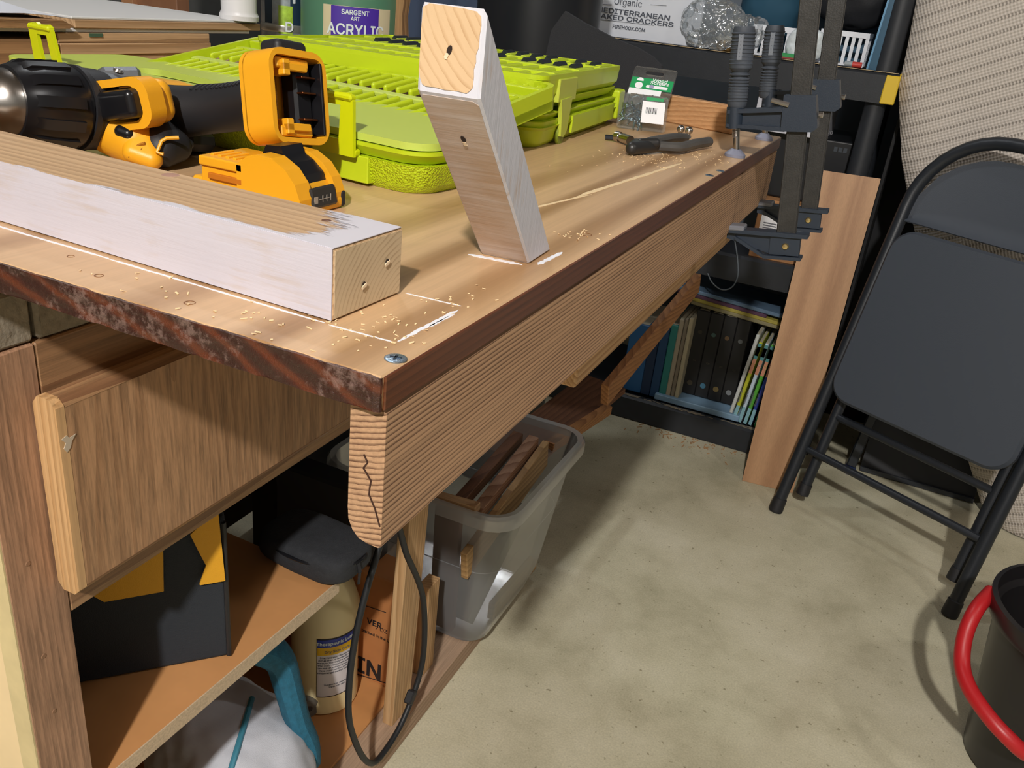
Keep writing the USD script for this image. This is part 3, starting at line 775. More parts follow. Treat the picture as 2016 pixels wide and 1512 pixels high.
rz = V(1, 0.03, 0)
bobj('base', [rbox(X(-0.062, -0.028, 0), X(0.060, 0.030, 0.011), 0.004), rbox(X(-0.058, -0.026, 0.008), X(-0.010, 0.028, 0.0155), 0.003)], YEL, bat)
sidep = Polygon([(-0.004, 0.004), (-0.004, 0.033), (0.006, 0.040), (0.016, 0.0435), (0.030, 0.043), (0.044, 0.036), (0.053, 0.026), (0.058, 0.014), (0.058, 0.002)])
bobj('shoulder', [prism(sidep.buffer(0.0012), X(0, -0.012, 0), (1, 0, 0), (0, 0, 1), 0.018), prism(sidep.buffer(0.0012), X(0, 0.032, 0), (1, 0, 0), (0, 0, 1), 0.012), prism(sidep.buffer(-0.004), X(0, 0.025, 0), (1, 0, 0), (0, 0, 1), 0.045)], YEL, bat, label='rounded yellow shoulders')
rl = [rbox(X(-0.046, -0.027, 0.011), X(0.000, 0.026, 0.027), 0.0015), rbox(X(-0.046, -0.030, 0.0265), X(0.001, 0.028, 0.0345), 0.0015)]
for i in range(5):
    rl.append(box(X(-0.040 + i * 0.008, -0.022, 0.034), X(-0.0365 + i * 0.008, 0.004, 0.0362), 0.0005))
bobj('slide_rail', rl, YEL, bat, label='yellow slide rails with ribs')
bobj('rail_slot', box(X(-0.036, -0.0302, 0.0165), X(0.000, -0.0268, 0.0215), 0.0006), mat('slot_orange', '#b86a0a', 0.6), bat)
bp = Polygon([(0.004, 0.036), (0.010, 0.0485), (0.024, 0.0495), (0.027, 0.042), (0.036, 0.038), (0.046, 0.030), (0.050, 0.020), (0.044, 0.016), (0.02, 0.02)])
bobj('release_button', prism(bp.buffer(0.001), X(0, 0.018, 0), (1, 0, 0), (0, 0, 1), 0.028), BLKS, bat, label='black release button')
bobj('meter_panel', obox(X(0.0585, 0.002, 0.0135), [unit(V(1, 0, 0.25)), V(0, 1, 0), unit(V(-0.25, 0, 1))], (0.004, 0.034, 0.017), 0.0016), mat('meter_black', '#2c2a28', 0.4), bat, label='black charge meter panel')
mt = [obox(X(0.0612, -0.011, 0.0125), [V(1, 0, 0.25), V(0, 1, 0), V(0, 0, 1)], (0.0006, 0.0045, 0.006), 0)]
for i in range(3):
    mt += [obox(X(0.0612, -0.002 + i * 0.0055, 0.0125), [V(1, 0, 0.25), V(0, 1, 0), V(0, 0, 1)], (0.0006, 0.0006, 0.006), 0), obox(X(0.0612, -0.005 + i * 0.0055, 0.0125), [V(1, 0, 0.25), V(0, 1, 0), V(0, 0, 1)], (0.0006, 0.004, 0.0006), 0)]
bobj('meter_mark', mt, mat('meter_grey', '#9a9388', 0.5), bat)
bobj('side_grip', rbox(X(0.048, 0.026, 0.0005), X(0.0605, 0.0335, 0.015), 0.003), BLK, bat)
# ---------------------------------------------------------------- lime tool cases
LIME = mat('lime_plastic', '#b9cc1e', 0.38, bump=0.05, bscale=700)
LIME_P = mat('lime_pale_top', '#bccd58', 0.45, bump=0.05, bscale=500)
LATCH = mat('lime_latch', '#c6cf0c', 0.35)


def pebble():
    nodes = {'tc': ('texture_coordinate', {}), 'v': ('voronoi_texture', {'scale': 620.0}), 'b': ('bump', {'strength': 0.8, 'distance': 0.0012, 'invert': True}), 'p': ('principled_bsdf', {'base_color': lin('#b4c814'), 'roughness': 0.42})}
    return usdkit.material(stage, '/World/Looks/lime_pebbled', nodes, [('tc.object', 'v.vector'), ('v.distance', 'b.height'), ('b.normal', 'p.normal')], 'p.BSDF')


LIME_T = pebble()


class Fr:
    """a local frame: p(a, b, c) = o + a u + b v + c w"""
    def __init__(s, o, u, v):
        s.o, s.u = np.array(o, float), unit(u)
        v = np.array(v, float)
        s.v = unit(v - s.u * (v @ s.u))
        s.w = np.cross(s.u, s.v)
        if s.w[2] < 0 and abs(s.w[2]) > 0.05:
            s.w = -s.w

    def p(s, a, b, c=0.0):
        return s.o + s.u * a + s.v * b + s.w * c

    def m(s, mesh):
        """a mesh modelled in the local axes, put into the world"""
        mesh = cat_(mesh)
        R_ = np.array([s.u, s.v, s.w]).T
        mesh.apply_transform(np.vstack([np.c_[R_, s.o], [0, 0, 0, 1]]))
        if np.linalg.det(R_) < 0:
            mesh.invert()
        return mesh


def tapered(x0, x1, y0, y1, z0, z1, r, inset):
    """box with round plan corners, smaller at the bottom by inset"""
    pts = []
    for z, i, rr in ((z0, inset + r * 0.25, r), (z0 + r * 0.3, inset, r), (z1, 0, r)):
        q = np.array(sbox(x0 + i + rr, y0 + i + rr, x1 - i - rr, y1 - i - rr).buffer(rr, quad_segs=6).exterior.coords)[:-1]
        pts.append(np.c_[q, np.full(len(q), z)])
    return hull(np.vstack(pts))


A = Fr((-0.143, 0.2705, TZ + 0.0002), (-0.9935, 0.114, 0), (0.114, 0.9935, 0))
caseA = Thing('tool_case', 'open lime green tool case with two raised latches and a tilted slotted tray', 'tool case', A.o)
AH = 0.0325
obj('base', A.m(tapered(0, 0.505, 0, 0.14, 0, 0.0215, 0.022, 0.003)), LIME_T, caseA, label='pebbled lower shell')
for a_ in (0.048, 0.395):
    obj('base_front', A.m(box((a_, -0.0008, 0.0022), (a_ + 0.062, 0.01, 0.0213), 0.0006)), LIME, caseA)
obj('lid_rim', A.m([tapered(-0.0012, 0.5062, -0.0012, 0.142, 0.0222, AH - 0.0008, 0.023, 0.0)]), LIME, caseA, label='smooth upper rim')
toprec = prism(roundrect(0.13, 0.035, 0.017), (0.335, 0.072, AH - 0.004), (1, 0, 0), (0, 1, 0), 0.01)
topm = cut(tapered(0.001, 0.504, 0.001, 0.140, AH - 0.0012, AH, 0.021, 0.0), toprec)
obj('top_panel', A.m(topm), LIME_P, caseA, label='pale flat border of the lid')
obj('top_recess', A.m(prism(roundrect(0.129, 0.034, 0.0165), (0.335, 0.072, AH - 0.0011), (1, 0, 0), (0, 1, 0), 0.0003)), LIME, caseA)
obj('sticker', A.m(box((0.030, 0.012, AH), (0.105, 0.020, AH + 0.0003))), mat('dull_sticker', '#a7b49a', 0.6), caseA)
obj('stop_peg', A.m(lathe([(0, 0.008), (0.003, 0.008), (0.0035, 0)], (0.310, 0.020, AH), (0, 0, 1), 14)), LIME, caseA)
for k, a0 in enumerate((0.0565, 0.410)):
    # a latch is a window frame hinged at the rim, swung up and leaning back a little
    H_, Wd_ = (0.0405, 0.0490) if k == 0 else (0.040, 0.040)
    outl = Polygon([(0, -0.003), (Wd_, -0.003), (Wd_ * 0.93, H_ - 0.006), (Wd_ * 0.80, H_), (Wd_ * 0.62, H_ - 0.0005), (Wd_ * 0.58, H_ + 0.001), (Wd_ * 0.5, H_ - 0.0008), (Wd_ * 0.16, H_ + 0.0004), (Wd_ * 0.07, H_ - 0.005)])
    hole = Polygon([(Wd_ * 0.30, 0.008 if k == 0 else 0.002), (Wd_ * 0.66, 0.008 if k == 0 else 0.002), (Wd_ * 0.66, H_ - 0.009), (Wd_ * 0.30, H_ - 0.009)])
    o = A.p(a0, -0.0055 if k == 0 else 0.004, 0.0235 if k == 0 else AH)
    up = unit(V(0, 0, 1) + A.v * (0.06 if k == 0 else -0.12))
    obj('latch', [prism(outl.difference(hole), o, A.u, up, 0.0032, True), A.m(rbox((a0, -0.006, 0.0205 if k == 0 else AH), (a0 + Wd_, 0.002, 0.026 if k == 0 else AH + 0.004), 0.0022)), bar(o + A.u * 0.004 + up * (H_ - 0.003), o + A.u * (Wd_ - 0.004) + up * (H_ - 0.003), 0.0075, 0.0048, up, 0.0016)], LATCH, caseA, label='raised yellow green latch')
for i in range(11):
    obj('rib', A.m(rbox((0.010 + i * 0.0118, 0.098, AH - 0.001), (0.0145 + i * 0.0118, 0.120, AH + 0.0040), 0.0018, 2)), LIME, caseA)
# tray of case A, tilted up at the back
nr = V(-0.1790, 0.3785, 0.9425)
B = Fr(nr, (-0.9925, 0.122, 0.0), (0.05, 1.0, 0.172))
BWD, BDP = 0.400, 0.176
rim = prism(sbox(0, 0, BWD, BDP).buffer(-0.014).buffer(0.014, quad_segs=5).difference(sbox(0.005, -0.01, BWD - 0.005, BDP - 0.006).buffer(-0.010).buffer(0.010, quad_segs=5)), (0, 0, -0.018), (1, 0, 0), (0, 1, 0), 0.021)
obj('tray', B.m([rim, prism(sbox(0, 0.0, BWD, BDP).buffer(-0.014).buffer(0.014, quad_segs=5), (0, 0, -0.019), (1, 0, 0), (0, 1, 0), 0.009)]), LIME, caseA, label='tilted slotted tray')
for b0, b1 in ((0.0, 0.008), (0.066, 0.076), (0.128, 0.136), (0.150, 0.158)):
    obj('tray_bar', B.m(rbox((0.006, b0, -0.011), (BWD - 0.006, b1, -0.001 if b0 < 0.14 else 0.002), 0.0012, 2)), LIME_P if b0 == 0.066 else LIME, caseA)
NB = 25
for row, (b0, b1, h) in enumerate(((0.010, 0.064, 0.0025), (0.078, 0.126, 0.003), (0.159, 0.169, 0.0035))):
    for i in range(NB):
        a = 0.012 + i * (BWD - 0.024) / NB
        rb = hull(np.vstack([trimesh.creation.icosphere(1, 0.0026).vertices + V(a + 0.003, b, c) for b in (b0 + 0.002, b1 - 0.004) for c in (-0.010, h - 0.0026 if b < b1 - 0.01 else h - 0.004)]))
        obj('rib', B.m(rb), LIME, caseA)
BITM = mat('dark_bit', '#2d2f31', 0.35, 0.6)
BITG = mat('bronze_bit', '#6c5530', 0.35, 0.8)
bit_src = {}


def drill_bit(kind, c, d, L, r, label, group):
    """a twist bit: shank and a fluted working length"""
    if (kind, L, r) not in bit_src:
        t = Thing('drill_bit', label, 'drill bit', c, group)
        fr = frame(d)
        n = 26
        s = np.linspace(0, 1, n)
        pts = np.array(c) + np.outer(s - 0.5, unit(d)) * L
        sh = tube(pts[:10], r, 8)
        fl = tube(pts[9:], r * (0.92 + 0.1 * np.cos(np.arange(n - 9) * 1.3)), 8, 0.75)
        obj('shank', sh, BITM if kind == 'dark' else BITG, t)
        obj('flute', fl, BITM if kind == 'dark' else BITG, t)
        bit_src[(kind, L, r)] = (t, np.array(c), frame(d))
        return
    t, c0, f0 = bit_src[(kind, L, r)]
    R_ = frame(d).T @ f0
    copy_thing(t, 'drill_bit', label, 'drill bit', np.vstack([np.c_[R_, np.array(c)], [0, 0, 0, 1]]), group)


for i in range(NB - 1):
    a = 0.012 + (i + 0.5) * (BWD - 0.024) / NB + 0.003
    drill_bit('bronze', B.p(a, 0.100, -0.0045), B.v, 0.050, 0.0030, 'bronze twist bit in a slot of the middle row of the tilted lime tray', 'bronze bits in the tilted tray')
    drill_bit('dark', B.p(a, 0.040, -0.0050), B.v, 0.052, 0.0034, 'dark twist bit in a slot of the front row of the tilted lime tray', 'dark bits in the tilted tray')

# second case behind it, closed, with a bit tray on its top
C = Fr((-0.172, 0.546, TZ + 0.0002), (-0.997, -0.07, 0), (-0.07, 0.997, 0))
caseC = Thing('tool_case', 'deep lime green tool case with a side clasp and bit racks, behind the first', 'tool case', C.o)
CW, CD = 0.335, 0.315
obj('lower_shell', C.m([tapered(0, CW, 0, CD, 0, 0.0265, 0.02, 0.004), tapered(-0.0015, CW + 0.0015, -0.0015, CD, 0.014, 0.021, 0.021, 0.001), tapered(0.001, CW, 0.001, CD - 0.002, 0.0265, 0.0335, 0.02, 0.0)]), LIME, caseC, label='banded lower shell')
obj('hinge_lug', C.m(rbox((-0.004, CD - 0.020, 0.006), (0.03, CD + 0.008, 0.0415), 0.003)), LIME, caseC)
obj('upper_shell', C.m([tapered(0.002, CW - 0.002, 0.002, CD - 0.010, 0.0365, 0.0460, 0.019, 0.003), tapered(0.0, CW, 0.0, CD - 0.008, 0.0465, 0.0665, 0.02, 0.001)]), LIME, caseC, label='upper shell')
rimc = prism(sbox(0, 0, CW, CD - 0.008).buffer(-0.018).buffer(0.018, quad_segs=5).difference(sbox(0.005, 0.012, CW - 0.005, CD - 0.014).buffer(-0.008).buffer(0.008)), (0, 0, 0.066), (1, 0, 0), (0, 1, 0), 0.0045)
obj('tray_rim', C.m(rimc), LIME, caseC)
obj('side_panel', C.m(prism(Polygon([(0.105, 0.008), (CD - 0.035, 0.008), (CD - 0.035, 0.026), (0.105, 0.026)]), (-0.0022, 0, 0), (0, 1, 0), (0, 0, 1), 0.003)), LIME, caseC)
cl = [C.m(box((-0.0022, 0.045, 0.0430), (0.004, 0.105, 0.066), 0.0008)), C.m(prism(Polygon([(0.052, 0.046), (0.088, 0.047), (0.084, 0.022), (0.080, 0.011), (0.072, 0.007), (0.062, 0.0085), (0.060, 0.020), (0.056, 0.036)]), (-0.0038, 0, 0), (0, 1, 0), (0, 0, 1), 0.004))]
obj('clasp', cl, mat('lime_clasp', '#bcc746', 0.45), caseC, label='side clasp')
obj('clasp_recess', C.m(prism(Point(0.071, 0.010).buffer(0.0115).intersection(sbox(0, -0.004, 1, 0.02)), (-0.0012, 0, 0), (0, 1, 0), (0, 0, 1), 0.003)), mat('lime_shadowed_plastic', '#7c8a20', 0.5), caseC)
for b0, b1 in ((0.055, 0.066), (0.140, 0.152), (0.225, 0.235)):
    obj('tray_bar', C.m(rbox((0.008, b0, 0.064), (CW - 0.008, b1, 0.0705), 0.001, 2)), LIME, caseC)
NC = 16
for row, (b0, b1) in enumerate(((0.018, 0.050), (0.074, 0.132), (0.160, 0.218), (0.245, 0.300))):
    for i in range(NC):
        a = 0.012 + i * (CW - 0.024) / NC
        obj('rib', C.m(rbox((a, b0, 0.064), (a + 0.0085, b1, 0.0700 + 0.001 * (row == 3)), 0.0022, 2)), LIME, caseC)
# its other half lies opened flat beyond, farther left
E_ = Fr((-0.470, 0.690, TZ + 0.0002), (-0.997, -0.07, 0), (-0.07, 0.997, 0))
obj('opened_lid', E_.m([tapered(0, 0.19, 0, 0.20, 0, 0.028, 0.02, 0.003), prism(sbox(0, 0, 0.19, 0.20).buffer(-0.018).buffer(0.018).difference(sbox(0.006, 0.006, 0.184, 0.194)), (0, 0, 0.027), (1, 0, 0), (0, 1, 0), 0.014)]), LIME, caseC, label='other half opened flat')
for row, (b0, b1) in enumerate(((0.02, 0.08), (0.105, 0.165))):
    for i in range(7):
        a = 0.014 + i * 0.024
        obj('rib', E_.m(rbox((a, b0, 0.026), (a + 0.010, b1, 0.040), 0.003, 2)), LIME, caseC)
for a_ in (0.03, 0.105):
    obj('sticker', E_.m(box((a_, 0.085, 0.0280), (a_ + 0.055, 0.098, 0.0415))), mat('dull_sticker', '', 0), caseC)
hexm = trimesh.creation.cylinder(radius=0.0042, height=0.030, sections=6)
hb = None
for row, b in enumerate((0.272, 0.188)):
    for i in range(NC - 1):
        if (i * 7 + row) % 5 == 4:
            continue
        a = 0.012 + (i + 0.5) * (CW - 0.024) / NC + 0.0048
        p = C.p(a, b, 0.0695)
        lab = 'dark hex bit in the rear rack of the closed lime case' if row == 0 else 'dark hex bit in the middle rack of the closed lime case'
        grp = 'bits in the rear rack' if row == 0 else 'bits in the middle rack'
        if hb is None:
            hb = Thing('hex_bit', lab, 'screwdriver bit', p, grp)
            m = hexm.copy()
            m.apply_transform(np.vstack([np.c_[np.array([C.u, -C.w, C.v]).T, p], [0, 0, 0, 1]]))
            obj('shaft', m, mat('hex_bit_steel', '#3c4148', 0.3, 0.7), hb)
            obj('tip', lathe([(0.0026, 0), (0.0012, 0.010), (0, 0.010)], p + C.v * 0.015, C.v, 6), mat('hex_bit_steel', '', 0), hb)
        else:
            copy_thing(hb, 'hex_bit', lab, 'screwdriver bit', np.vstack([np.c_[np.eye(3), p], [0, 0, 0, 1]]), grp)

# ---------------------------------------------------------------- clamps on the far edge
NAVY = mat('navy_casting', '#232d3a', 0.45, bump=0.1, bscale=600)
BARM = mat('blackened_bar', '#3a3937', 0.45, 0.4, bump=0.2, bscale=500, var=0.2, vscale=60)
GRIP = mat('grey_grip', '#5c626b', 0.6)
GRIPD = mat('dark_grip', '#3d434c', 0.65)


def clamp(label, y, bt, bb_, arm, armr, low, lowr, htop, hbot, foot, ext):
    T_, Bm = at(*bt, 'y', y), at(*bb_, 'y', y)
    e = unit(T_ - Bm)
    f = unit(np.cross(e, V(0, 1, 0)))
    f = f if f[0] < 0 else -f
    q = V(0, 1, 0)
    t = Thing('bar_clamp', label, 'clamp', Bm, 'clamps gripping the far right edge of the bench')
    bw = 0.021
    obj('bar', [bar(Bm - e * 0.005, T_ + e * ext, bw, 0.0075, q, 0.001)] + [bar(Bm + f * s * (bw / 2 - 0.002) - q * 0.0038, T_ + e * ext + f * s * (bw / 2 - 0.002) - q * 0.0038, 0.0022, 0.0014, q) for s in (-1, 1)], BARM, t)
    a0, a1 = at(*arm, 'y', y), at(*armr, 'y', y)
    ac = Bm + e * ((a1 - Bm) @ e)
    L = (a0 - ac) @ f
    def P(x, z, o=ac):
        return o + f * x + e * z
    hd = [hull([P(x, z) + q * w for x, z in ((0.016, 0.014), (0.016, -0.023), (-0.016, -0.023), (-0.021, -0.019), (-0.021, -0.016), (-0.016, 0.014)) for w in (-0.0095, 0.0095)])]
    hd += [hull([P(x, z) + q * w for x, z in ((0.014, 0.001), (0.014, -0.022), (L, -0.019), (L, -0.004)) for w in (-0.003, 0.003)])]
    hd += [hull([P(x, z) + q * w for x, z in ((0.012, 0.002), (0.012, -0.003), (L, -0.006), (L, -0.002)) for w in (-0.0085, 0.0085)]), hull([P(x, z) + q * w for x, z in ((0.012, -0.019), (0.012, -0.0235), (L, -0.020), (L, -0.0165)) for w in (-0.0085, 0.0085)])]
    hd += [cyl(P(L - 0.007, -0.0215), P(L - 0.007, 0.0005), 0.0095, 20)]
    obj('sliding_arm', hd, NAVY, t, label='dark navy sliding arm')
    obj('adjusting_pin', cyl(P(0.010, 0.004) - q * 0.0095, P(0.028, 0.009) - q * 0.012, 0.0028, 10), STEEL, t)
    obj('adjusting_pin', cyl(P(-0.0205, -0.006), P(-0.0245, -0.006), 0.0032, 10), STEEL, t)
    l0, l1 = at(*low, 'y', y), at(*lowr, 'y', y)
    lc = Bm + e * ((l1 - Bm) @ e)
    LL = (l0 - lc) @ f
    Q = lambda x, z: lc + f * x + e * z
    jw = [hull([Q(x, z) + q * w for x, z in ((0.016, 0.004), (0.016, -0.018), (-0.016, -0.018), (-0.016, 0.004)) for w in (-0.006, 0.006)]), hull([Q(x, z) + q * w for x, z in ((0.016, 0.003), (0.016, -0.018), (LL, -0.004), (LL, 0.003)) for w in (-0.003, 0.003)]),
          hull([Q(x, z) + q * w for x, z in ((-0.024, 0.007), (-0.024, 0.0025), (LL, 0.0035), (LL, 0.008)) for w in (-0.0095, 0.0095)]), hull([Q(x, z) + q * w for x, z in ((-0.019, -0.019), (-0.019, -0.0225), (0.022, -0.0225), (0.022, -0.019)) for w in (-0.0095, 0.0095)]), hull([Q(x, z) + q * w for x, z in ((0.022, -0.019), (0.022, -0.0225), (LL - 0.01, -0.004), (LL - 0.01, 0.0)) for w in (-0.0085, 0.0085)])]
    obj('fixed_jaw', jw, NAVY, t, label='dark navy fixed jaw')
    obj('jaw_pad', obox(Q(LL - 0.008, 0.009), [f, q, e], (0.024, 0.021, 0.006), 0.0015), mat('pad_grey', '#6d6f76', 0.5), t)
    obj('rivet', lathe([(0, 0.0022), (0.0028, 0.0018), (0.004, 0)], Q(-0.001, -0.008) - q * 0.0062, -q, 14), mat('brass_rivet', '#c9b27c', 0.3, 0.9), t)
    s0 = P(L - 0.007, 0)
    h0, h1 = at(*hbot, 'y', y), at(*htop, 'y', y)
    k = unit(h1 - h0)
    ft = at(*foot, 'z', TZ)
    ftc = V(ft[0], y, TZ + 0.0045)
    obj('spindle', [cyl(ftc + V(0, 0, 0.004), h0 + k * 0.004, 0.0036, 14)] + [lathe([(0.0036, 0), (0.0042, 0.0008), (0.0036, 0.0016)], ftc + (h0 - ftc) * (0.35 + 0.02 * i), h0 - ftc, 14) for i in range(30)], STEEL, t, label='threaded steel spindle')
    obj('swivel_pad', lathe([(0, 0), (0.0115, 0), (0.0115, 0.003), (0.007, 0.007), (0.005, 0.0085), (0, 0.0085)], ftc - V(0, 0, 0.0044), (0, 0, 1), 24), mat('pad_lilac', '#7c7f90', 0.5), t)
    LH = np.linalg.norm(h1 - h0)
    obj('handle', lathe([(0, 0), (0.0085, 0), (0.0105, 0.05 * LH), (0.0108, 0.2 * LH), (0.0085, 0.42 * LH), (0.0088, 0.45 * LH), (0.0122, 0.50 * LH), (0.0124, 0.62 * LH), (0.0118, 0.95 * LH), (0.0105, LH), (0, LH)], h0, k, 12), GRIPD, t, label='grey plastic screw handle')
    rb = []
    for i in range(9):
        z = (0.08 + 0.038 * i if i < 8 else 0.4) * LH
        rb.append(lathe([(0.0100, 0), (0.0112, 0.0015), (0.0100, 0.003)], h0 + k * z, k, 12))
    for i in range(9):
        rb.append(lathe([(0.0118, 0), (0.0130, 0.0015), (0.0118, 0.003)], h0 + k * (0.53 + 0.046 * i) * LH, k, 12))
    obj('handle_rib', rb, GRIPD, t)
    obj('handle_inlay', [hull([h0 + k * z * LH - q * 0.0128 + f * w for z in (0.60, 0.90) for w in (-0.0024, 0.0024)] + [h0 + k * z * LH - q * 0.0100 + f * w for z in (0.58, 0.92) for w in (-0.0034, 0.0034)])], mat('grip_inlay', '#757b84', 0.5), t)


clamp('nearer black bar clamp with grey ribbed handle on the bench edge', 0.735, (1592, 40), (1546, 480), (1432, 258), (1590, 214), (1432, 462), (1556, 470), (1466, 52), (1450, 213), (1440, 312), 0.13)
clamp('farther black bar clamp with grey ribbed handle, partly behind the nearer one', 0.925, (1640, 60), (1593, 415), (1502, 218), (1634, 180), (1492, 405), (1592, 420), (1527, 50), (1509, 193), (1502, 276), 0.13)

# ---------------------------------------------------------------- small things on the bench
blk = Thing('wood_block', 'short orange brown wooden block lying along the far end of the bench', 'wood block', (-0.11, 0.955, TZ))
w0, w1, w2 = at(1250, 225, 'z', TZ), at(1447, 263, 'z', TZ), 0
BLKW = wood('block_cedar', '#cc9c6c', '#b07e50', 'x', ring=0.005, pith=(0, 0.9, 0.85), streak=0.2, rough_=0.6)
obj('block', obox(V((w0[0] + w1[0]) / 2, w1[1] + 0.009, TZ + 0.0178), frame(V(w1[0] - w0[0], w1[1] - w0[1], 0)), (np.linalg.norm(w1 - w0), 0.017, 0.0352), 0.0012), BLKW, blk)
CLEAR = clear('clear_shell', (0.96, 0.98, 0.98), 0.05, 0.06, 0.06)
GREEN = mat('green_card', '#169352', 0.5)
CARDW = mat('white_card', '#e8e8ea', 0.55)
INK = mat('print_black', '#1c1c20', 0.6)
INKG = mat('print_grey', '#6f7076', 0.6)
ZINC = mat('zinc_screw', '#a9bcc6', 0.25, 0.95)


def screw_pack(label, bl, br, tl, h, card, rot):
    P_ = Fr(bl, br - bl, tl - bl)
    Wp = np.linalg.norm(br - bl)
    t = Thing('screw_package', label, 'package', bl)
    sh = roundrect(Wp, h, 0.004)
    sh = trimesh_shift(sh, Wp / 2, h / 2)
    if card == 'front':
        sl = trimesh_shift(roundrect(Wp * 0.42, 0.006, 0.0029), Wp / 2, h - 0.009)
        sh = sh.difference(sl)
    obj('backing_shell', prism(sh, P_.o, P_.u, P_.v, 0.0008), CLEAR, t)
    s = 1 if np.cross(P_.u, P_.v) @ P_.w > 0 else -1
    nrm = np.cross(P_.u, P_.v)
    if nrm @ (CAM - bl) < 0:
        nrm = -nrm
    F2 = lambda a, b, c: bl + P_.u * a + P_.v * b + nrm * c
    bl_h = h * (0.42 if card == 'front' else 0.72)
    bm = hull([F2(a, b, c) for a in (0.004, Wp - 0.004) for b in (0.003, bl_h) for c in (0.0008,)] + [F2(a, b, 0.013) for a in (0.008, Wp - 0.008) for b in (0.006, bl_h - 0.006)])
    obj('blister', bm, CLEAR, t, label='clear blister over the screws')
    rg = np.random.default_rng(5)
    sc = []
    for i in range(34):
        a, b = 0.008 + rg.random() * (Wp - 0.018) * (0.55 if card == 'back' else 1), 0.006 + rg.random() ** 1.5 * (bl_h - 0.014)
        an = rg.random() * 6.28
        d = P_.u * math.cos(an) + P_.v * math.sin(an)
        p = F2(a, b, 0.003 + 0.007 * rg.random())
        sc += [cyl(p, p + d * 0.010, 0.0010, 6), lathe([(0, 0), (0.0024, 0), (0.0010, 0.0018)], p, d, 8)]
    obj('screws', sc, ZINC, t, label='zinc wood screws heaped inside', kind='stuff')
    if card == 'front':
        o = F2(0.001, h * 0.44, 0.0012)
        obj('card', [prism(sbox(0, h * 0.13, Wp - 0.002, h * 0.34), o, P_.u, P_.v, 0.0003), prism(sbox(0, 0, Wp - 0.002, 0.001), o, P_.u, P_.v, 0.0003)], GREEN, t, label='green card')
        obj('card_white', prism(sbox(0, 0, Wp * 0.75, h * 0.125).union(trimesh_shift(roundrect(Wp * 0.5, h * 0.055, 0.002), Wp * 0.62, h * 0.185)).union(Point(Wp * 0.2, h * 0.19).buffer(0.0052)), o + nrm * 0.0003, P_.u, P_.v, 0.0002 if np.cross(P_.u, P_.v) @ nrm > 0 else -0.0002), CARDW, t, label='white panels of the card')
        tx = [text('Wood', 0.0052, o + P_.u * Wp * 0.48 + P_.v * h * 0.285 + nrm * 0.0004, P_.u, P_.v, 0.0002, True), text('Screws', 0.0052, o + P_.u * Wp * 0.44 + P_.v * h * 0.235 + nrm * 0.0004, P_.u, P_.v, 0.0002, True), prism(Point(Wp * 0.2, h * 0.285).buffer(0.0045).intersection(sbox(0, h * 0.275, 1, 1)), o + nrm * 0.0004, P_.u, P_.v, 0.0002)]
        obj('print', tx, CARDW, t, smooth=False)
        obj('print', prism(Point(Wp * 0.5, h * 0.185).buffer(0.003), o + nrm * 0.0007, P_.u, P_.v, 0.0002), mat('violet_print', '#9793b4', 0.6), t, smooth=False)
    else:
        o = F2(Wp * 0.46, h * 0.10, 0.0133)
        obj('label_sticker', prism(sbox(0, 0, Wp * 0.46, h * 0.60), o, P_.u, P_.v, 0.0003), CARDW, t)
        obj('card', prism(sbox(0.004, h * 0.63, Wp * 0.42, h * 0.72), o, P_.u, P_.v, 0.0003), GREEN, t)
        bc = []
        rg = np.random.default_rng(3)
        a = 0.005
        while a < Wp * 0.30:
            w = 0.0003 + 0.0007 * rg.random()
            bc.append(prism(sbox(a, h * 0.26, a + w, h * 0.43), o + nrm * 0.0004, P_.u, P_.v, 0.0002))
            a += w + 0.0004 + 0.0006 * rg.random()
        obj('barcode', bc, INK, t, smooth=False)
    return t


def trimesh_shift(p, dx, dy):
    from shapely import affinity
    return affinity.translate(p, dx, dy)


q_v = unit(V(-0.02, 0.70, 0.70))
q_tl, q_tr = at(1259, 131, 'y', 0.925), at(1343, 142, 'y', 0.932)
q_bl, q_br = q_tl - q_v * 0.086, q_tr - q_v * 0.086
screw_pack('clear package of wood screws with a green card leaning behind the other', q_bl, q_br, q_tl, 0.086, 'front', 0)
p_bl, p_br = at(1213, 251, 'z', TZ + 0.0008), at(1309, 262, 'z', TZ + 0.0008)
screw_pack('clear package of zinc screws with a barcode sticker, in front of the green card', p_bl, p_br, p_bl + V(0.01, 0.028, 0.040), 0.046, 'back', 0)

PL = mat('plier_grip', '#4c4a47', 0.5, bump=0.2, bscale=300)
pl = Thing('pliers', 'dark grey pliers lying open on the bench near its far edge', 'pliers', at(1270, 290, 'z', TZ))
z1 = TZ + 0.0075
g = lambda x, y, z=z1: at(x, y, 'z', z)
obj('handle', tube(spline([g(1286, 288), g(1310, 289), g(1340, 290), g(1365, 284), g(1396, 279)], 5), 0.0055, 10, 1.0), PL, pl)
obj('handle', tube(spline([g(1276, 280, z1 + 0.004), g(1300, 275, z1 + 0.005), g(1325, 271, z1 + 0.003), g(1350, 271)], 5), 0.005, 10, 1.0), PL, pl)
obj('jaw', [hull(np.vstack([sph(g(1244, 292), 0.0065), sph(g(1252, 283), 0.0055), sph(g(1288, 288), 0.0065)])), hull(np.vstack([sph(g(1262, 282, z1 + 0.003), 0.005), sph(g(1290, 282, z1 + 0.004), 0.0055)]))], mat('plier_steel', '#3b3a39', 0.4, 0.5), pl)
ad = Thing('nut_driver', 'chrome socket adapter with a black bit beside the pliers', 'socket adapter', at(1222, 272, 'z', TZ))
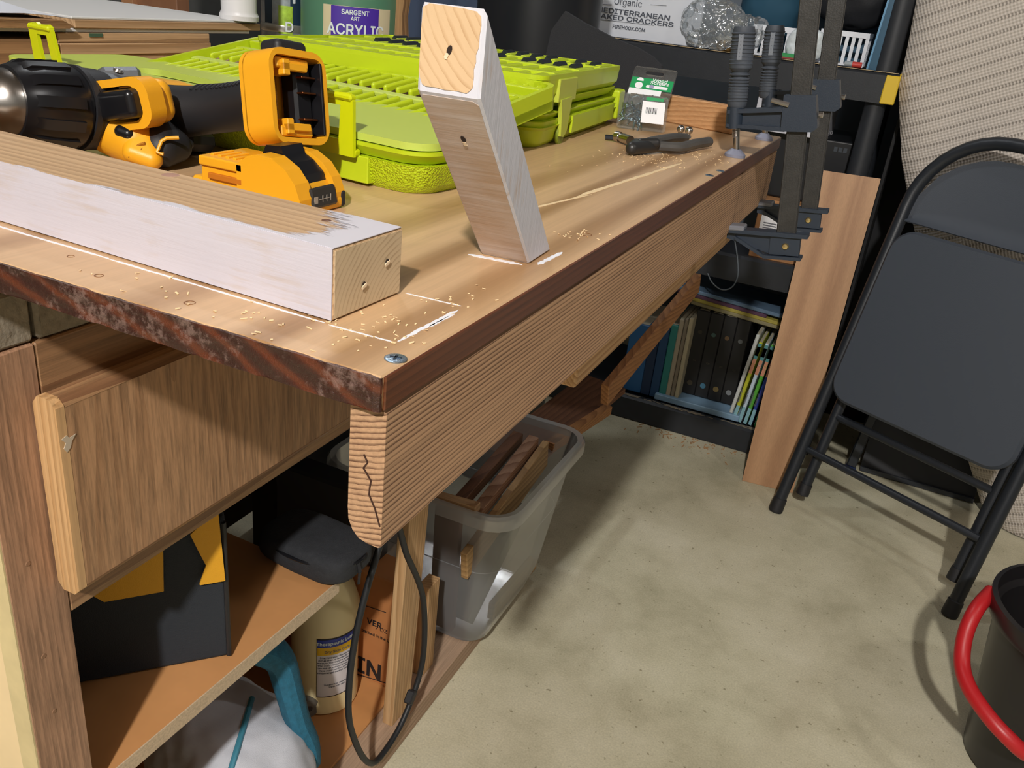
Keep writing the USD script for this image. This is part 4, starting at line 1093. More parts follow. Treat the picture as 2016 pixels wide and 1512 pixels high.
obj('socket', [cyl(g(1213, 268, TZ + 0.006), g(1221, 270, TZ + 0.006), 0.0058, 16), cyl(g(1221, 270, TZ + 0.006), g(1228, 272, TZ + 0.006), 0.0046, 16), cyl(g(1227, 272, TZ + 0.006), g(1241, 277, TZ + 0.006), 0.0052, 16)], STEEL, ad)
obj('bit', cyl(g(1192, 270, TZ + 0.0035), g(1212, 271, TZ + 0.0045), 0.003, 6), mat('hex_bit_steel', '', 0), ad)
for i, (x, y) in enumerate(((1338, 268), (1354, 271))):
    p = at(x, y, 'z', TZ)
    s_ = Thing('knob_screw', ('left' if i == 0 else 'right') + ' one of two small chrome ball headed screws behind the pliers', 'screw', p)
    obj('ball', sph_mesh(p + V(0, 0, 0.0085), 0.0048) if False else trimesh.Trimesh(sph(p + V(0, 0, 0.0085), 0.0048), trimesh.creation.icosphere(3, 1).faces), STEEL, s_)
    obj('base', lathe([(0, 0), (0.0042, 0), (0.003, 0.003), (0.0024, 0.0055), (0, 0.0055)], p, (0, 0, 1), 16), STEEL, s_)


def deck_screw(p, r, label, group=None):
    t = Thing('wood_screw', label, 'screw', p, group)
    hd = lathe([(0, -0.001), (r * 0.8, -0.001), (r, 0.0002), (r, 0.0005), (r * 0.85, 0.0008), (0, 0.0009)], p, (0, 0, 1), 24)
    obj('head', hd, mat('zinc_head', '#9fb2c4', 0.3, 0.9, bump=0.4, bscale=600), t)
    obj('recess', [bar(p + V(-r * 0.5, -r * 0.15, 0.0009), p + V(r * 0.5, r * 0.15, 0.0009), r * 0.22, 0.0004), bar(p + V(-r * 0.15, r * 0.5, 0.0009), p + V(r * 0.15, -r * 0.5, 0.0009), r * 0.22, 0.0004)], mat('recess_dark', '#3b4652', 0.4, 0.8), t)


deck_screw(at(779, 707, 'z', TZ), 0.0048, 'zinc screw head set in the near corner of the bench top')
deck_screw(at(1397, 346, 'z', TZ), 0.0042, 'zinc screw head near the far edge, nearer of the pair')
deck_screw(at(1418, 337, 'z', TZ), 0.0042, 'zinc screw head near the far edge, farther of the pair')
# sawdust and shavings
fl = []
rg = np.random.default_rng(11)
for cx, cy, n_, sx, sy in ((-0.075, 0.62, 90, 0.022, 0.03), (-0.03, 0.04, 70, 0.03, 0.014), (-0.02, 0.27, 26, 0.006, 0.01), (-0.11, 0.018, 30, 0.06, 0.009), (-0.04, 0.70, 40, 0.02, 0.03), (-0.02, 0.09, 22, 0.008, 0.02), (-0.09, 0.55, 20, 0.02, 0.05)):
    for i in range(n_):
        x, y = cx + rg.normal() * sx, cy + rg.normal() * sy
        if x > -0.003 or y < 0.003 or y > 0.98:
            continue
        L, w, a = 0.0008 + 0.0024 * rg.random() ** 2, 0.0005 + 0.0005 * rg.random(), rg.random() * 3.14
        d = V(math.cos(a), math.sin(a), 0)
        fl.append(obox(V(x, y, TZ + 0.0004), frame(d + V(0, 0, 0.3 * rg.normal())), (L, w, 0.0003)))
obj('sawdust', fl, mat('sawdust', '#ecd0a2', 0.8), None, label='pale sawdust flakes scattered over the bench top', cat='sawdust', kind='stuff', smooth=False, loc=(-0.05, 0.3, TZ))
# ---------------------------------------------------------------- back of the bench, left
def stack_board(x0, x1, y0, y1, z0, z1, m, label, yaw=0.0, name='stacked_board'):
    c = V((x0 + x1) / 2, (y0 + y1) / 2, (z0 + z1) / 2)
    ax = [V(math.cos(yaw), math.sin(yaw), 0), V(-math.sin(yaw), math.cos(yaw), 0), V(0, 0, 1)]
    t = Thing(name, label, 'board', V(c[0], c[1], z0))
    obj('board', obox(c, ax, (x1 - x0, y1 - y0, z1 - z0), 0.0008), m, t)
    return t


TAN1 = wood('stack_tan', '#c5a27a', '#9a7650', 'y', ring=0.006, pith=(-0.9, 0, 0.86), streak=0.25, rough_=0.7)
TAN2 = wood('stack_brown', '#a67f55', '#7a5838', 'y', ring=0.006, pith=(-0.9, 0, 0.86), streak=0.25, rough_=0.7)
XE = -0.725
stack_board(-1.25, XE - 0.004, 0.25, 0.573, TZ + 0.0003, 0.9270, mat('red_brown_board', '#7a4a2a', 0.6, var=0.15, vscale=20, stretch=(1, 0.1, 1)), 'dark red brown board at the bottom of the stack on the bench')
stack_board(-1.25, XE - 0.001, 0.462, 0.690, 0.9272, 0.9350, TAN1, 'tan board with split grain low in the stack')
stack_board(-1.25, XE + 0.002, 0.462, 0.697, 0.9353, 0.9480, TAN1, 'tan board with dark knots in the middle of the stack')
stack_board(-1.25, XE, 0.462, 0.697, 0.9483, 0.9590, TAN1, 'thick tan board with a green smear under the white one')
stack_board(-1.25, XE + 0.006, 0.20, 0.455, 0.9273, 0.9520, TAN2, 'thick brown board nearest in the stack, at the left edge')
stack_board(-1.25, XE - 0.003, 0.20, 0.780, 0.9593, 0.9635, mat('white_board', '#dcdde2', 0.5), 'white painted thin board near the top of the stack')
stack_board(-1.25, XE + 0.002, 0.484, 0.797, 0.9640, 0.9728, TAN1, 'long pale board lying on top of the stack')
stack_board(-1.25, XE - 0.002, 0.484, 0.795, 0.9730, 0.9760, mat('white_sheet', '#cfd0cf', 0.6), 'white laminate sheet covering the top board', 0.0, 'laminate_sheet')
gs_ = at(190, 72, 'x', XE)
tq = Thing('green_tag', 'small dark green tag stuck on the edge of a tan board in the stack', 'tag', gs_)
obj('tag', box((XE + 0.0003, gs_[1] - 0.010, 0.9545), (XE + 0.0012, gs_[1] + 0.008, 0.9585)), mat('tag_green', '#3d5a45', 0.7), tq)
ts_ = Thing('broken_strip', 'rough brown wooden strip with a broken end on the stack at the left edge', 'wood strip', (XE - 0.03, 0.36, 0.9638))
obj('strip', rough(hull([V(x, y, z) for x in (XE - 0.08, XE + 0.010) for y, z in ((0.20, 0.9638), (0.20, 0.9735), (0.470, 0.9640), (0.476, 0.9665), (0.462, 0.9725))]), 0.0012, 120, 4, 0.012), TAN2, ts_)
pp = np.zeros((12, 6, 3))
for i in range(12):
    for j in range(6):
        pp[i, j] = (XE - 0.004 - j * 0.05, 0.22 + i * 0.023, 0.9760 + (0.016 * max(0, 1 - i / 8) ** 1.2 + 0.002 * math.sin(i * 0.9 + j)) + 0.030 * (j / 5) ** 1.5)
ps = Thing('paper_sheet', 'curled white paper sheet on the stack of boards at the left edge', 'paper', (XE - 0.1, 0.35, 0.976))
obj('sheet', grid_sheet(pp, 0.0006), mat('white_paper', '#d9dde6', 0.7), ps, smooth=True)
# white pipe, aerosol can, paint jug, brown plank standing behind the cases
PPc = at(474, 42, 'z', 0.9762) + V(-0.02, 0.02, 0)
pipe = Thing('white_pipe', 'short white plastic pipe standing behind the pale board', 'pipe', PPc)
obj('pipe', lathe([(0.021, 0), (0.026, 0), (0.027, 0.006), (0.024, 0.012), (0.024, 0.20), (0.021, 0.20), (0.021, 0)], PPc, (0, 0, 1), 32), mat('white_pvc', '#d8d8da', 0.4), pipe)
cp = at(560, 50, 'y', 0.945)
can = Thing('spray_can', 'blue and white aerosol can with a green patch behind the lime cases', 'spray can', (cp[0], 0.945, TZ))
ccx = V(cp[0], 0.945, TZ + 0.0003)
obj('body', lathe([(0, 0), (0.034, 0), (0.036, 0.004), (0.036, 0.17), (0.030, 0.19), (0, 0.195)], ccx, (0, 0, 1), 40), mat('can_silver', '#9aa3a8', 0.35, 0.3, var=0.45, vscale=30), can)
obj('base_rim', lathe([(0.0362, 0.046), (0.0372, 0.048), (0.0372, 0.055), (0.0362, 0.057)], ccx, (0, 0, 1), 40), mat('can_rim', '#b9b8b0', 0.3, 0.7), can)
cdir = unit(V(CAM[0] - cp[0], CAM[1] - 0.945, 0))
cside = np.cross(V(0, 0, 1), cdir)


def wrap(poly_w, z0, z1, a0, a1, r, o, m, parent, name, n=24, **k):
    """a patch of a cylinder wall between two angles (about the direction to the camera side)"""
    th = np.linspace(a0, a1, n)
    P = np.zeros((n, 2, 3))
    for i, t_ in enumerate(th):
        d = cdir * math.cos(t_) + cside * math.sin(t_)
        P[i, 0], P[i, 1] = o + d * r + V(0, 0, z0), o + d * r + V(0, 0, z1)
    s = grid_sheet(P, 0.0004)
    obj(name, s, m, parent, smooth=True, **k)


NAVYP = mat('navy_print', '#1d3448', 0.5)
wrap(0, 0.058, 0.165, 0.25, 0.95, 0.0364, ccx, NAVYP, can, 'print_panel')
wrap(0, 0.058, 0.165, -0.95, -0.55, 0.0364, ccx, NAVYP, can, 'print_panel')
wrap(0, 0.044, 0.085, -0.25, 0.35, 0.0366, ccx, mat('lime_print', '#9fc23c', 0.5, var=0.3, vscale=90), can, 'print_panel')
obj('letters', [text('PL', 0.024, ccx + cdir * 0.0366 + cside * 0.010 + V(0, 0, 0.090), unit(cside * 0.9 - cdir * 0.4), (0, 0, 1), 0.0006, True), text('D', 0.014, ccx + cdir * 0.0372 + cside * 0.000 + V(0, 0, 0.048), cside, (0, 0, 1), 0.0006, True)], mat('pale_print', '#d4dde0', 0.5), can, smooth=False)
jp = at(690, 55, 'y', 0.955)
jug = Thing('paint_jug', 'green plastic paint jug with a purple label behind the lime cases', 'paint jug', (jp[0], 0.955, TZ))
jc = V(jp[0], 0.955, TZ + 0.0003)
obj('body', lathe([(0, 0), (0.070, 0), (0.076, 0.006), (0.076, 0.15), (0.060, 0.19), (0.025, 0.21), (0.025, 0.24), (0, 0.24)], jc, (0, 0, 1), 48), mat('jug_green', '#4f7d64', 0.4), jug)
wrap(0, 0.02, 0.097, -0.62, 0.80, 0.0764, jc, mat('label_cream', '#c9bd9c', 0.5), jug, 'label_border', label='cream border of the label')
wrap(0, 0.02, 0.0965, -0.45, 0.50, 0.0767, jc, mat('label_purple', '#46289a', 0.45), jug, 'label', label='purple label')
PWH = mat('pale_print', '', 0)


def on_cyl(s, h, z, r, o, a_c, m, parent, bold=True, squeeze=1.0):
    """lettering wrapped round a cylinder"""
    tm = meshkit.text_mesh(s, h, 0.0004, bold)
    v, f = trimesh.remesh.subdivide_to_size(tm.vertices, tm.faces, h * 0.4, max_iter=8)
    w = v[:, 0].max()
    th = (v[:, 0] - w / 2) * squeeze / r + a_c
    d = np.cos(th)[:, None] * cdir + np.sin(th)[:, None] * cside
    P = o + d * (r + v[:, 2])[:, None] + np.c_[np.zeros(len(v)), np.zeros(len(v)), z + v[:, 1]]
    obj('letters', trimesh.Trimesh(P, f, process=False), m, parent, smooth=False)


on_cyl('SARGENT', 0.0065, 0.086, 0.0769, jc, 0.02, PWH, jug)
on_cyl('ART', 0.0050, 0.0785, 0.0769, jc, 0.02, PWH, jug)
on_cyl('ACRYLIC', 0.0145, 0.058, 0.0769, jc, 0.04, PWH, jug)
bp_ = at(782, 62, 'y', 0.98)
brn = Thing('bark_slab', 'narrow brown wooden slab with a wavy edge standing behind the jug', 'wood slab', (bp_[0], 0.972, TZ))
sl_ = Polygon([(-0.019, 0.0), (0.018, 0.0), (0.021, 0.05), (0.017, 0.09), (0.022, 0.13), (0.016, 0.30), (-0.020, 0.30), (-0.016, 0.12), (-0.021, 0.06)])
obj('slab', prism(sl_, (bp_[0], 0.982, TZ + 0.0003), (1, 0, 0), (0, 0, 1), 0.018), wood('slab_brown', '#a9835a', '#6b4a2c', 'z', ring=0.010, pith=(-0.6, 0.9, 0), streak=0.3, rough_=0.7), brn)
bp2 = at(308, 30, 'y', 1.35)
pst = Thing('brown_post', 'reddish brown wooden post standing against the wall behind the stack', 'post', (bp2[0], 1.35, 0))
obj('post', box((at(262, 25, 'y', 1.35)[0], 1.33, 0.0005), (at(362, 35, 'y', 1.35)[0], 1.37, 1.6), 0.002), mat('post_brown', '#8a6044', 0.6, var=0.12, vscale=30, stretch=(1, 1, 0.1)), pst)
obj('post_edge', box((at(262, 25, 'y', 1.35)[0] - 0.0, 1.318, 0.0005), (at(284, 25, 'y', 1.35)[0], 1.331, 1.6), 0.001), mat('post_edge_brown', '#a57753', 0.6), pst)

# black foam sheet and black bin between the cases and the shelving
FOAM = mat('black_foam', '#26272b', 0.85, bump=0.4, bscale=900, var=0.2, vscale=900)
fm = Thing('foam_sheet', 'black foam sheet with a curved edge standing on the bench behind the lime cases', 'foam sheet', (-0.25, 0.955, TZ))
FY = 0.955
pts = [at(x, y, 'y', FY) for x, y in ((1040, 330), (1085, 60), (1112, 22), (1150, 45), (1210, 76), (1255, 94), (1285, 112), (1302, 130), (1305, 150), (1292, 330))]
pts[0] = V(pts[0][0], FY, TZ + 0.0005)
pts[-1] = V(pts[-1][0], FY, TZ + 0.0005)
fp_ = Polygon([(p[0], p[2]) for p in pts]).buffer(0.003).buffer(-0.003)
obj('sheet', prism(fp_, (0, FY, 0), (1, 0, 0), (0, 0, 1), -0.008), FOAM, fm)
bpt = [at(x, y, 'y', 1.30) for x, y in ((955, 330), (955, -60), (1130, -60), (1120, 30), (1085, 60), (1062, 330))]
bb_ = Thing('black_bin', 'glossy black plastic bin standing on the floor behind the lime cases', 'bin', (-0.6, 1.42, 0))
x0b, x1b = at(975, 20, 'y', 1.34)[0], at(1105, 20, 'y', 1.34)[0]
obj('body', lathe([(0, 0), (0.105, 0), (0.11, 0.01), (0.125, 1.20), (0.12, 1.20), (0.105, 0.02), (0, 0.02)], ((x0b + x1b) / 2 - 0.02, 1.44, 0.0005), (0, 0, 1), 48), mat('black_bin_plastic', '#1c1e22', 0.35, bump=0.1, bscale=80), bb_)
cl2 = Thing('blue_cloth', 'dark slate blue cloth hanging beyond the brown slab', 'cloth', (-0.75, 1.5, 0.9))
g_ = np.array([[V(at(800 + i * 14, 0, 'y', 1.62)[0], 1.62 + 0.012 * math.sin(i * 1.4), 0.86 + j * 0.08) for j in range(6)] for i in range(14)])
obj('cloth', grid_sheet(g_, 0.004), mat('slate_cloth', '#3f4c63', 0.9), cl2, smooth=True)

# ---------------------------------------------------------------- shelving behind
SY = 1.868
SHB = mat('black_shelf_plastic', '#25282d', 0.5, bump=0.15, bscale=300, var=0.1, vscale=40)
sx0, sx1 = -0.80, 0.102
shelf = Thing('shelving_unit', 'black plastic shelving unit with round posts behind the bench', 'shelving unit', (-0.35, SY + 0.2, 0))
DUST = mat('dusty_lip', '#8a7f6c', 0.9, var=0.3, vscale=120)
for k, (z0, z1) in enumerate(((0.003, 0.070), (0.452, 0.518), (0.911, 0.975))):
    nm = ('bottom shelf', 'middle shelf', 'upper shelf')[k]
    obj('shelf_lip', prism(Polygon([(0, z0), (0.016, z0), (0.020, z0 + 0.01), (0.020, z1), (0.006, z1), (-0.002, z1 - 0.006)]), (sx0, SY, 0), (0, 1, 0), (0, 0, 1), -(sx1 - sx0) if np.cross(V(0, 1, 0), V(0, 0, 1))[0] < 0 else (sx1 - sx0)), SHB, shelf)
    obj('shelf_deck', box((sx0, SY + 0.050, z0 + 0.020), (sx1, SY + 0.40, z1 - 0.010)), SHB, shelf)
    obj('shelf_ledge', box((sx0, SY + 0.0205, z0 + 0.02), (sx1, SY + 0.030, z1 - 0.004)), SHB, shelf)
    if k != 1:
        for i in range(36):
            x = sx0 + 0.02 + i * 0.0245
            obj('deck_slat', box((x, SY + 0.030, z1 - 0.018), (x + 0.003, SY + 0.052, z1 - 0.0105)), SHB, shelf)
    obj('shelf_end', box((sx1 - 0.018, SY + 0.02, z0), (sx1, SY + 0.40, z1)), SHB, shelf)
for x in (sx0 + 0.03, sx1 - 0.036):
    for y in (SY + 0.036, SY + 0.37):
        for z0, z1 in ((0.07, 0.452), (0.518, 0.911), (0.975, 1.45)):
            obj('post', lathe([(0, 0), (0.0255, 0), (0.0225, z1 - z0), (0, z1 - z0)], (x, y, z0), (0, 0, 1), 28), SHB, shelf)
YT = mat('yellow_tape', '#d8b52a', 0.5)
obj('corner_tape', [box((sx1 - 0.028, SY - 0.0028, 0.9115), (sx1 + 0.0012, SY + 0.012, 0.9705), 0.002), box((sx1 - 0.001, SY - 0.002, 0.9115), (sx1 + 0.0016, SY + 0.05, 0.976), 0.001)], YT, shelf, label='yellow tape on the corner of the upper shelf')
obj('dust_line', box((sx0 + 0.02, SY + 0.001, 0.9748), (sx1 - 0.004, SY + 0.007, 0.9760), 0.0005), mat('tan_dust', '#c2ab86', 0.9, var=0.2, vscale=200), shelf)
dl = []
rg = np.random.default_rng(4)
for i in range(46):
    x = -0.40 + 0.42 * rg.random()
    dl.append(ragged((x, SY + 0.004 + 0.010 * rg.random(), 0.0701), (1, 0.1 * rg.normal(), 0), (0, 1, 0), 0.012 + 0.03 * rg.random(), 0.004, i, t=0.0005))
obj('shelf_dust', dl, DUST, shelf, smooth=False, kind='stuff', label='pale dust on the bottom shelf lip')


def slab_book(p0, u, v, w, size, m, label, name='book', group=None, cat='book', bands=(), txt=None, page=True):
    """an upright book: p0 the lower left corner of the spine, u along the spine's width, v into the shelf, w up"""
    t = Thing(name, label, cat, p0, group)
    a, b, h = size
    u, v, w = unit(u), unit(v), unit(w)
    obj('cover', obox(p0 + u * a / 2 + v * b / 2 + w * h / 2, [u, v, w], (a, b, h), min(0.002, a * 0.3)), m, t)
    if page:
        obj('pages', obox(p0 + u * a / 2 + v * b / 2 + w * (h + 0.0002), [u, v, w], (a * 0.7, b * 0.94, 0.0008)), mat('pages', '#b9b29c', 0.9), t)
    for z0, z1, bm in bands:
        obj('spine_band', obox(p0 + u * a / 2 - v * 0.0003 + w * h * (z0 + z1) / 2, [u, v, w], (a * 0.94, 0.0010, h * (z1 - z0))), bm, t)
    if txt:
        for s_, hh, z0, tm in txt:
            obj('spine_title', text(s_, hh, p0 + u * (a / 2 - hh * 0.4) - v * 0.0009 + w * h * z0, -w if False else w, -u, 0.0004, True), tm, t, smooth=False)
    return t


UZ = V(0, 0, 1)
zb = 0.0700
DB = mat('binder_navy', '#1f3350', 0.5)
TEAL = mat('book_teal', '#2f7f78', 0.5)
CREAM = mat('book_cream', '#a89c86', 0.6)
BKB = mat('book_black', '#1a1a1b', 0.5)


def spx(x, y, yy=1.905):
    return at(x, y, 'y', yy)


for i, (xa, xb, top, m, lab) in enumerate((
        (1222, 1262, 640, mat('box_blue', '#2c5f90', 0.5), 'bright blue folder, leftmost on the bottom shelf'),
        (1262, 1280, 640, DB, 'dark navy binder next to the bright blue folder'),
        (1281, 1298, 635, mat('binder_blue', '#24466b', 0.5), 'mid blue binder left of the teal book'),
        (1299, 1313, 632, TEAL, 'teal hardback book on the bottom shelf'),
        (1313, 1322, 620, CREAM, 'cream book right of the teal one'),
        (1323, 1330, 620, mat('book_grey', '#857a68', 0.6), 'thin grey brown book between two cream ones'),
        (1331, 1339, 618, mat('book_ivory', '#b3a88a', 0.6), 'thin ivory book left of the black volumes'))):
    a, b = spx(xa, 760), spx(xb, 764)
    hh = spx((xa + xb) / 2, top)[2] - zb - 0.004
    slab_book(V(a[0], 1.905, zb + 0.0002), (1, 0, 0), (0, 1, 0), UZ, (max(0.008, b[0] - a[0] - 0.001), 0.20, max(hh, 0.2)), m, lab)
DISC = [mat('disc_%d' % i, h, 0.5) for i, h in enumerate(('#4b4436', '#3f6f88', '#8a784a', '#7b7f82'))]
for i in range(4):
    xa, xb = 1343 + i * 27, 1368 + i * 27
    yy = 1.945
    a, b = at(xa, 760, 'y', yy), at(xb, 770, 'y', yy)
    t = slab_book(V(a[0], yy, zb + 0.020), (1, 0, 0), (0, 1, 0), UZ, (b[0] - a[0], 0.17, 0.245), BKB, 'black hardback volume with a %s spine disc, %s in the set of four' % (('dull brown', 'blue', 'tan', 'grey')[i], ('first', 'second', 'third', 'fourth')[i]), 'book', 'four black volumes on the bottom shelf')
    cx = (a[0] + b[0]) / 2
    obj('spine_disc', [lathe([(0, 0.0006), (0.0075, 0.0006), (0.0078, 0)], (cx, yy - 0.0005, zb + 0.055), (0, -1, 0), 20)], DISC[i], t)
    obj('spine_disc', [lathe([(0, 0.0006), (0.006, 0.0006), (0.0062, 0)], (cx, yy - 0.0005, zb + 0.205), (0, -1, 0), 20)], mat('disc_dim_%d' % i, ('#3a352c', '#4a6a68', '#6a5236', '#6e7274')[i], 0.5), t)
    obj('spine_title', text(('VOLUME', 'HISTORY', 'GENERAL', 'SCIENCE')[i] if False else 'IIII', 0.004, V(cx - 0.004, yy - 0.001, zb + 0.12), (1, 0, 0), (0, 0, 1), 0.0004), mat('dim_print', '#5a5346', 0.6), t, smooth=False)
fb = Thing('blue_folder', 'pale blue folder lying flat under the black volumes', 'folder', (-0.15, 1.95, zb))
obj('folder', box((spx(1290, 780)[0], 1.893, zb + 0.0005), (spx(1462, 800)[0], 2.15, zb + 0.018), 0.002), mat('folder_blue', '#7c9bb4', 0.55, var=0.15, vscale=12), fb)
SKY_ = mat('spine_sky', '#86b3bd', 0.5)
SAL = mat('spine_salmon', '#c98a6c', 0.5)
TEA2 = mat('spine_teal', '#4f8a8c', 0.5)
thin = ((1458, '#c9ccc8', 'white'), (1466, '#b9bd2c', 'yellow'), (1478, '#c3d3e2', 'pale blue'), (1489, '#55a838', 'green'), (1499, '#2b3f9c', 'dark blue'))
for i, (xb, hx, nm) in enumerate(thin):
    yy = 1.899
    lo, hi = at(xb - 22, 808 + i * 2, 'y', yy), at(xb, 652 + i * 1, 'y', yy)
    wv = unit(V(hi[0] - lo[0], 0, hi[2] - lo[2]))
    wv = unit(V(0.10, 0, 1))
    bands = [] if i == 0 else [(0.0, 0.2, SKY_), (0.74, 0.8, SAL), (0.62, 0.735, SAL), (0.80, 0.99, TEA2), (0.84, 0.95, mat('spine_pale', '#a9c4c4', 0.5))]
    slab_book(V(lo[0], yy, zb + 0.0005 if i else zb + 0.019), (1, 0, -0.1), (0, 1, 0), wv, (0.0092, 0.19, 0.232), mat('spine_%d' % i, hx, 0.5), 'thin %s spined book among the leaning ones on the bottom shelf' % nm, 'book', 'thin leaning books on the bottom shelf', 'book', bands, [('READING SET', 0.0042, 0.24, INKG)] if i else None)
lo = at(1488, 820, 'y', 1.896)
slab_book(V(lo[0], 1.896, zb + 0.0005), (1, 0, -0.1), (0, 1, 0), unit(V(0.10, 0, 1)), (0.0125, 0.20, 0.242), mat('spine_white', '#dfe3ea', 0.5), 'white spined book with orange and green bands at the right end', 'book', None, 'book', [(0.0, 0.22, mat('spine_green', '#2f9a4c', 0.5)), (0.60, 0.68, mat('spine_orange', '#d5692b', 0.5)), (0.90, 0.96, mat('spine_orange', '', 0)), (0.96, 1.0, mat('spine_red', '#8a2420', 0.5))], [('SUPER SPELLING', 0.006, 0.26, INKG), ('SPELL', 0.006, 0.70, INK)])
zf = 0.345
for i, (xa, ya, xb, z, hx, lab) in enumerate(((1350, 0, 1530, 0.3425, '#8d8562', 'olive tan folder lying on the row of books'), (1330, 0, 1530, 0.3535, '#a99c45', 'yellow folder with a torn edge lying above the olive one'), (1320, 0, 1500, 0.3645, '#5a3a52', 'thin purple folder on top of the yellow one'), (1300, 0, 1530, 0.3755, '#5f7890', 'slate blue folder highest in the pile over the books'))):
    f_ = Thing('folder', lab, 'folder', (0, 1.95, z))
    a, b = at(xa, 640, 'y', 1.94), at(xb, 660, 'y', 1.94)
    obj('folder', obox(V((a[0] + b[0]) / 2, 2.03, z), frame(V(1, 0, -0.06)), (b[0] - a[0], 0.17, 0.010), 0.002), mat('folder_%d' % i, hx, 0.6, var=0.2, vscale=25), f_)
# under the upper shelf: boxes and cables on the middle shelf
cbx = Thing('cardboard_box', 'brown cardboard box with a white shipping label on the middle shelf', 'box', (-0.1, 1.95, 0.518))
a, b = at(1478, 480, 'y', 1.925), at(1600, 480, 'y', 1.925)
obj('carton', box((a[0], 1.925, 0.5085), (b[0] + 0.02, 2.15, 0.655), 0.002), mat('carton', '#a9784c', 0.7, var=0.08, vscale=15), cbx)
l0, l1 = at(1503, 410, 'y', 1.924), at(1580, 470, 'y', 1.924)
obj('shipping_label', box((l0[0], 1.9238, l1[2] - 0.02), (l1[0], 1.9249, l0[2])), CARDW, cbx)
obj('label_print', [box((l0[0] + 0.008, 1.9233, l0[2] - 0.035 - 0.006 * i), (l0[0] + 0.04, 1.9237, l0[2] - 0.032 - 0.006 * i)) for i in range(5)], INKG, cbx, smooth=False)
prn = Thing('black_printer', 'black boxy printer in the dark of the middle shelf', 'printer', (0, 1.95, 0.518))
obj('body', [rbox((-0.165, 1.97, 0.6555), (0.040, 2.22, 0.811), 0.006), rbox((0.0, 1.930, 0.5095), (0.040, 2.22, 0.648), 0.006)], mat('printer_black', '#17191d', 0.4), prn)
obj('brand_plate', [box((-0.002 + i * 0.011, 1.969, 0.785), (0.006 + i * 0.011, 1.9705, 0.796)) for i in range(3)], mat('plate_grey', '#3c434b', 0.5), prn, smooth=False)
wb = Thing('white_carton', 'white printed carton under the upper shelf behind the clamps', 'box', (0, 1.95, 0.836))
a, b, cz = at(1485, 230, 'y', 1.93), at(1634, 230, 'y', 1.93), at(1610, 281, 'y', 1.93)
obj('carton', box((a[0], 1.93, 0.8115), (b[0], 2.12, 0.900), 0.001), mat('white_carton', '#d4d5df', 0.55), wb)
obj('print', [text('C', 0.012, at(1626, 272, 'y', 1.9295), (0, 0, 1), (-1, 0, 0), 0.0006, True), text('OGO', 0.007, at(1620, 262, 'y', 1.9295), (1, 0, 0), (0, 0, 1), 0.0006, True), text('ink', 0.006, at(1618, 245, 'y', 1.9295), (1, 0, 0), (0, 0, 1), 0.0006)], INKG, wb, smooth=False)
cb = Thing('cable', 'thin grey cable looping below the middle shelf', 'cable', at(1420, 540, 'y', 1.862))
obj('cable', tube(spline([at(x, y, 'y', 1.86) for x, y in ((1446, 470), (1452, 510), (1452, 545), (1440, 566), (1420, 570), (1402, 556), (1393, 538))], 6), 0.0017, 8), mat('cable_grey', '#5f676e', 0.5), cb)
# on the upper shelf
ub = 0.9762
ck_ = Thing('cracker_box', 'white cracker carton with grey lettering on the upper shelf', 'box', (-0.47, 1.92, ub))
a, b = at(1128, 60, 'y', 1.90), at(1372, 90, 'y', 1.90)
obj('carton', box((a[0], 1.90, ub), (b[0], 2.10, ub + 0.24), 0.0015), mat('cracker_white', '#d2d6de', 0.55), ck_)
yf = 1.8994
pt = lambda x, y: at(x, y, 'y', yf)
cmid = (pt(1240, 30)[0])
obj('print', [text('MEDITERRANEAN', 0.0108, pt(1172, 22), (1, 0, -0.01), (0, 0, 1), 0.0006, True, width=pt(1318, 33)[0] - pt(1172, 22)[0]), text('BAKED CRACKERS', 0.0100, pt(1171, 33.5), (1, 0, -0.01), (0, 0, 1), 0.0006, True, width=pt(1325, 46)[0] - pt(1171, 33)[0]), text('FIREHOOK.COM', 0.0075, pt(1205, 55), (1, 0, 0), (0, 0, 1), 0.0006, True, width=pt(1269, 61)[0] - pt(1205, 55)[0]), text('Organic', 0.014, pt(1208, 8), (1, 0, 0), (0, 0, 1), 0.0006)], mat('carton_print', '#4a4f5a', 0.6), ck_, smooth=False)
obj('print', [bar(pt(1174, 8), pt(1205, 9), 0.0012, 0.0006), bar(pt(1281, 9), pt(1312, 11), 0.0012, 0.0006), bar(pt(1171, 37), pt(1287, 50), 0.0010, 0.0006)] + [tube([pt(1128 + 2, 14), pt(1140, 12), pt(1150, 4)], 0.0006, 5)], mat('carton_print', '', 0), ck_, smooth=False)
BAG = clear('clear_bag', (0.93, 0.95, 0.96), 0.10, 0.12, 0.16, (0.7, 0.75, 0.78))


def bag(c, size, seed, label):
    t = Thing('plastic_bag', label, 'plastic bag', c)
    m = blob(c + V(0, 0, size[2] / 2), size, size[1] * 0.26, 34, seed, power=2.2, sub=5)
    m.vertices = m.vertices + m.vertex_normals * (0.006 * np.abs(meshkit.fbm(m.vertices * 70 + 9, 2, seed) - 0.5))[:, None]
    m.vertices[:, 2] = np.maximum(m.vertices[:, 2], c[2] + 0.0006)
    obj('film', m, BAG, t, smooth=60)
    return t


bag(at(1395, 98, 'y', 1.885) * V(1, 1, 0) + V(0, 0, ub), (0.15, 0.045, 0.115), 3, 'crumpled clear plastic bag in front of the cracker carton')
bg2 = bag(V(at(1455, 100, 'y', 1.90)[0], 1.93, ub), (0.10, 0.07, 0.085), 8, 'clear plastic bag with gold pieces beside the white basket')
obj('contents', blob(at(1430, 92, 'y', 1.925), (0.045, 0.02, 0.03), 0.006, 60, 2, sub=3), mat('gold_foil', '#b78a4c', 0.35, 0.4), bg2)
BSK = mat('white_basket', '#dfe3ea', 0.4)


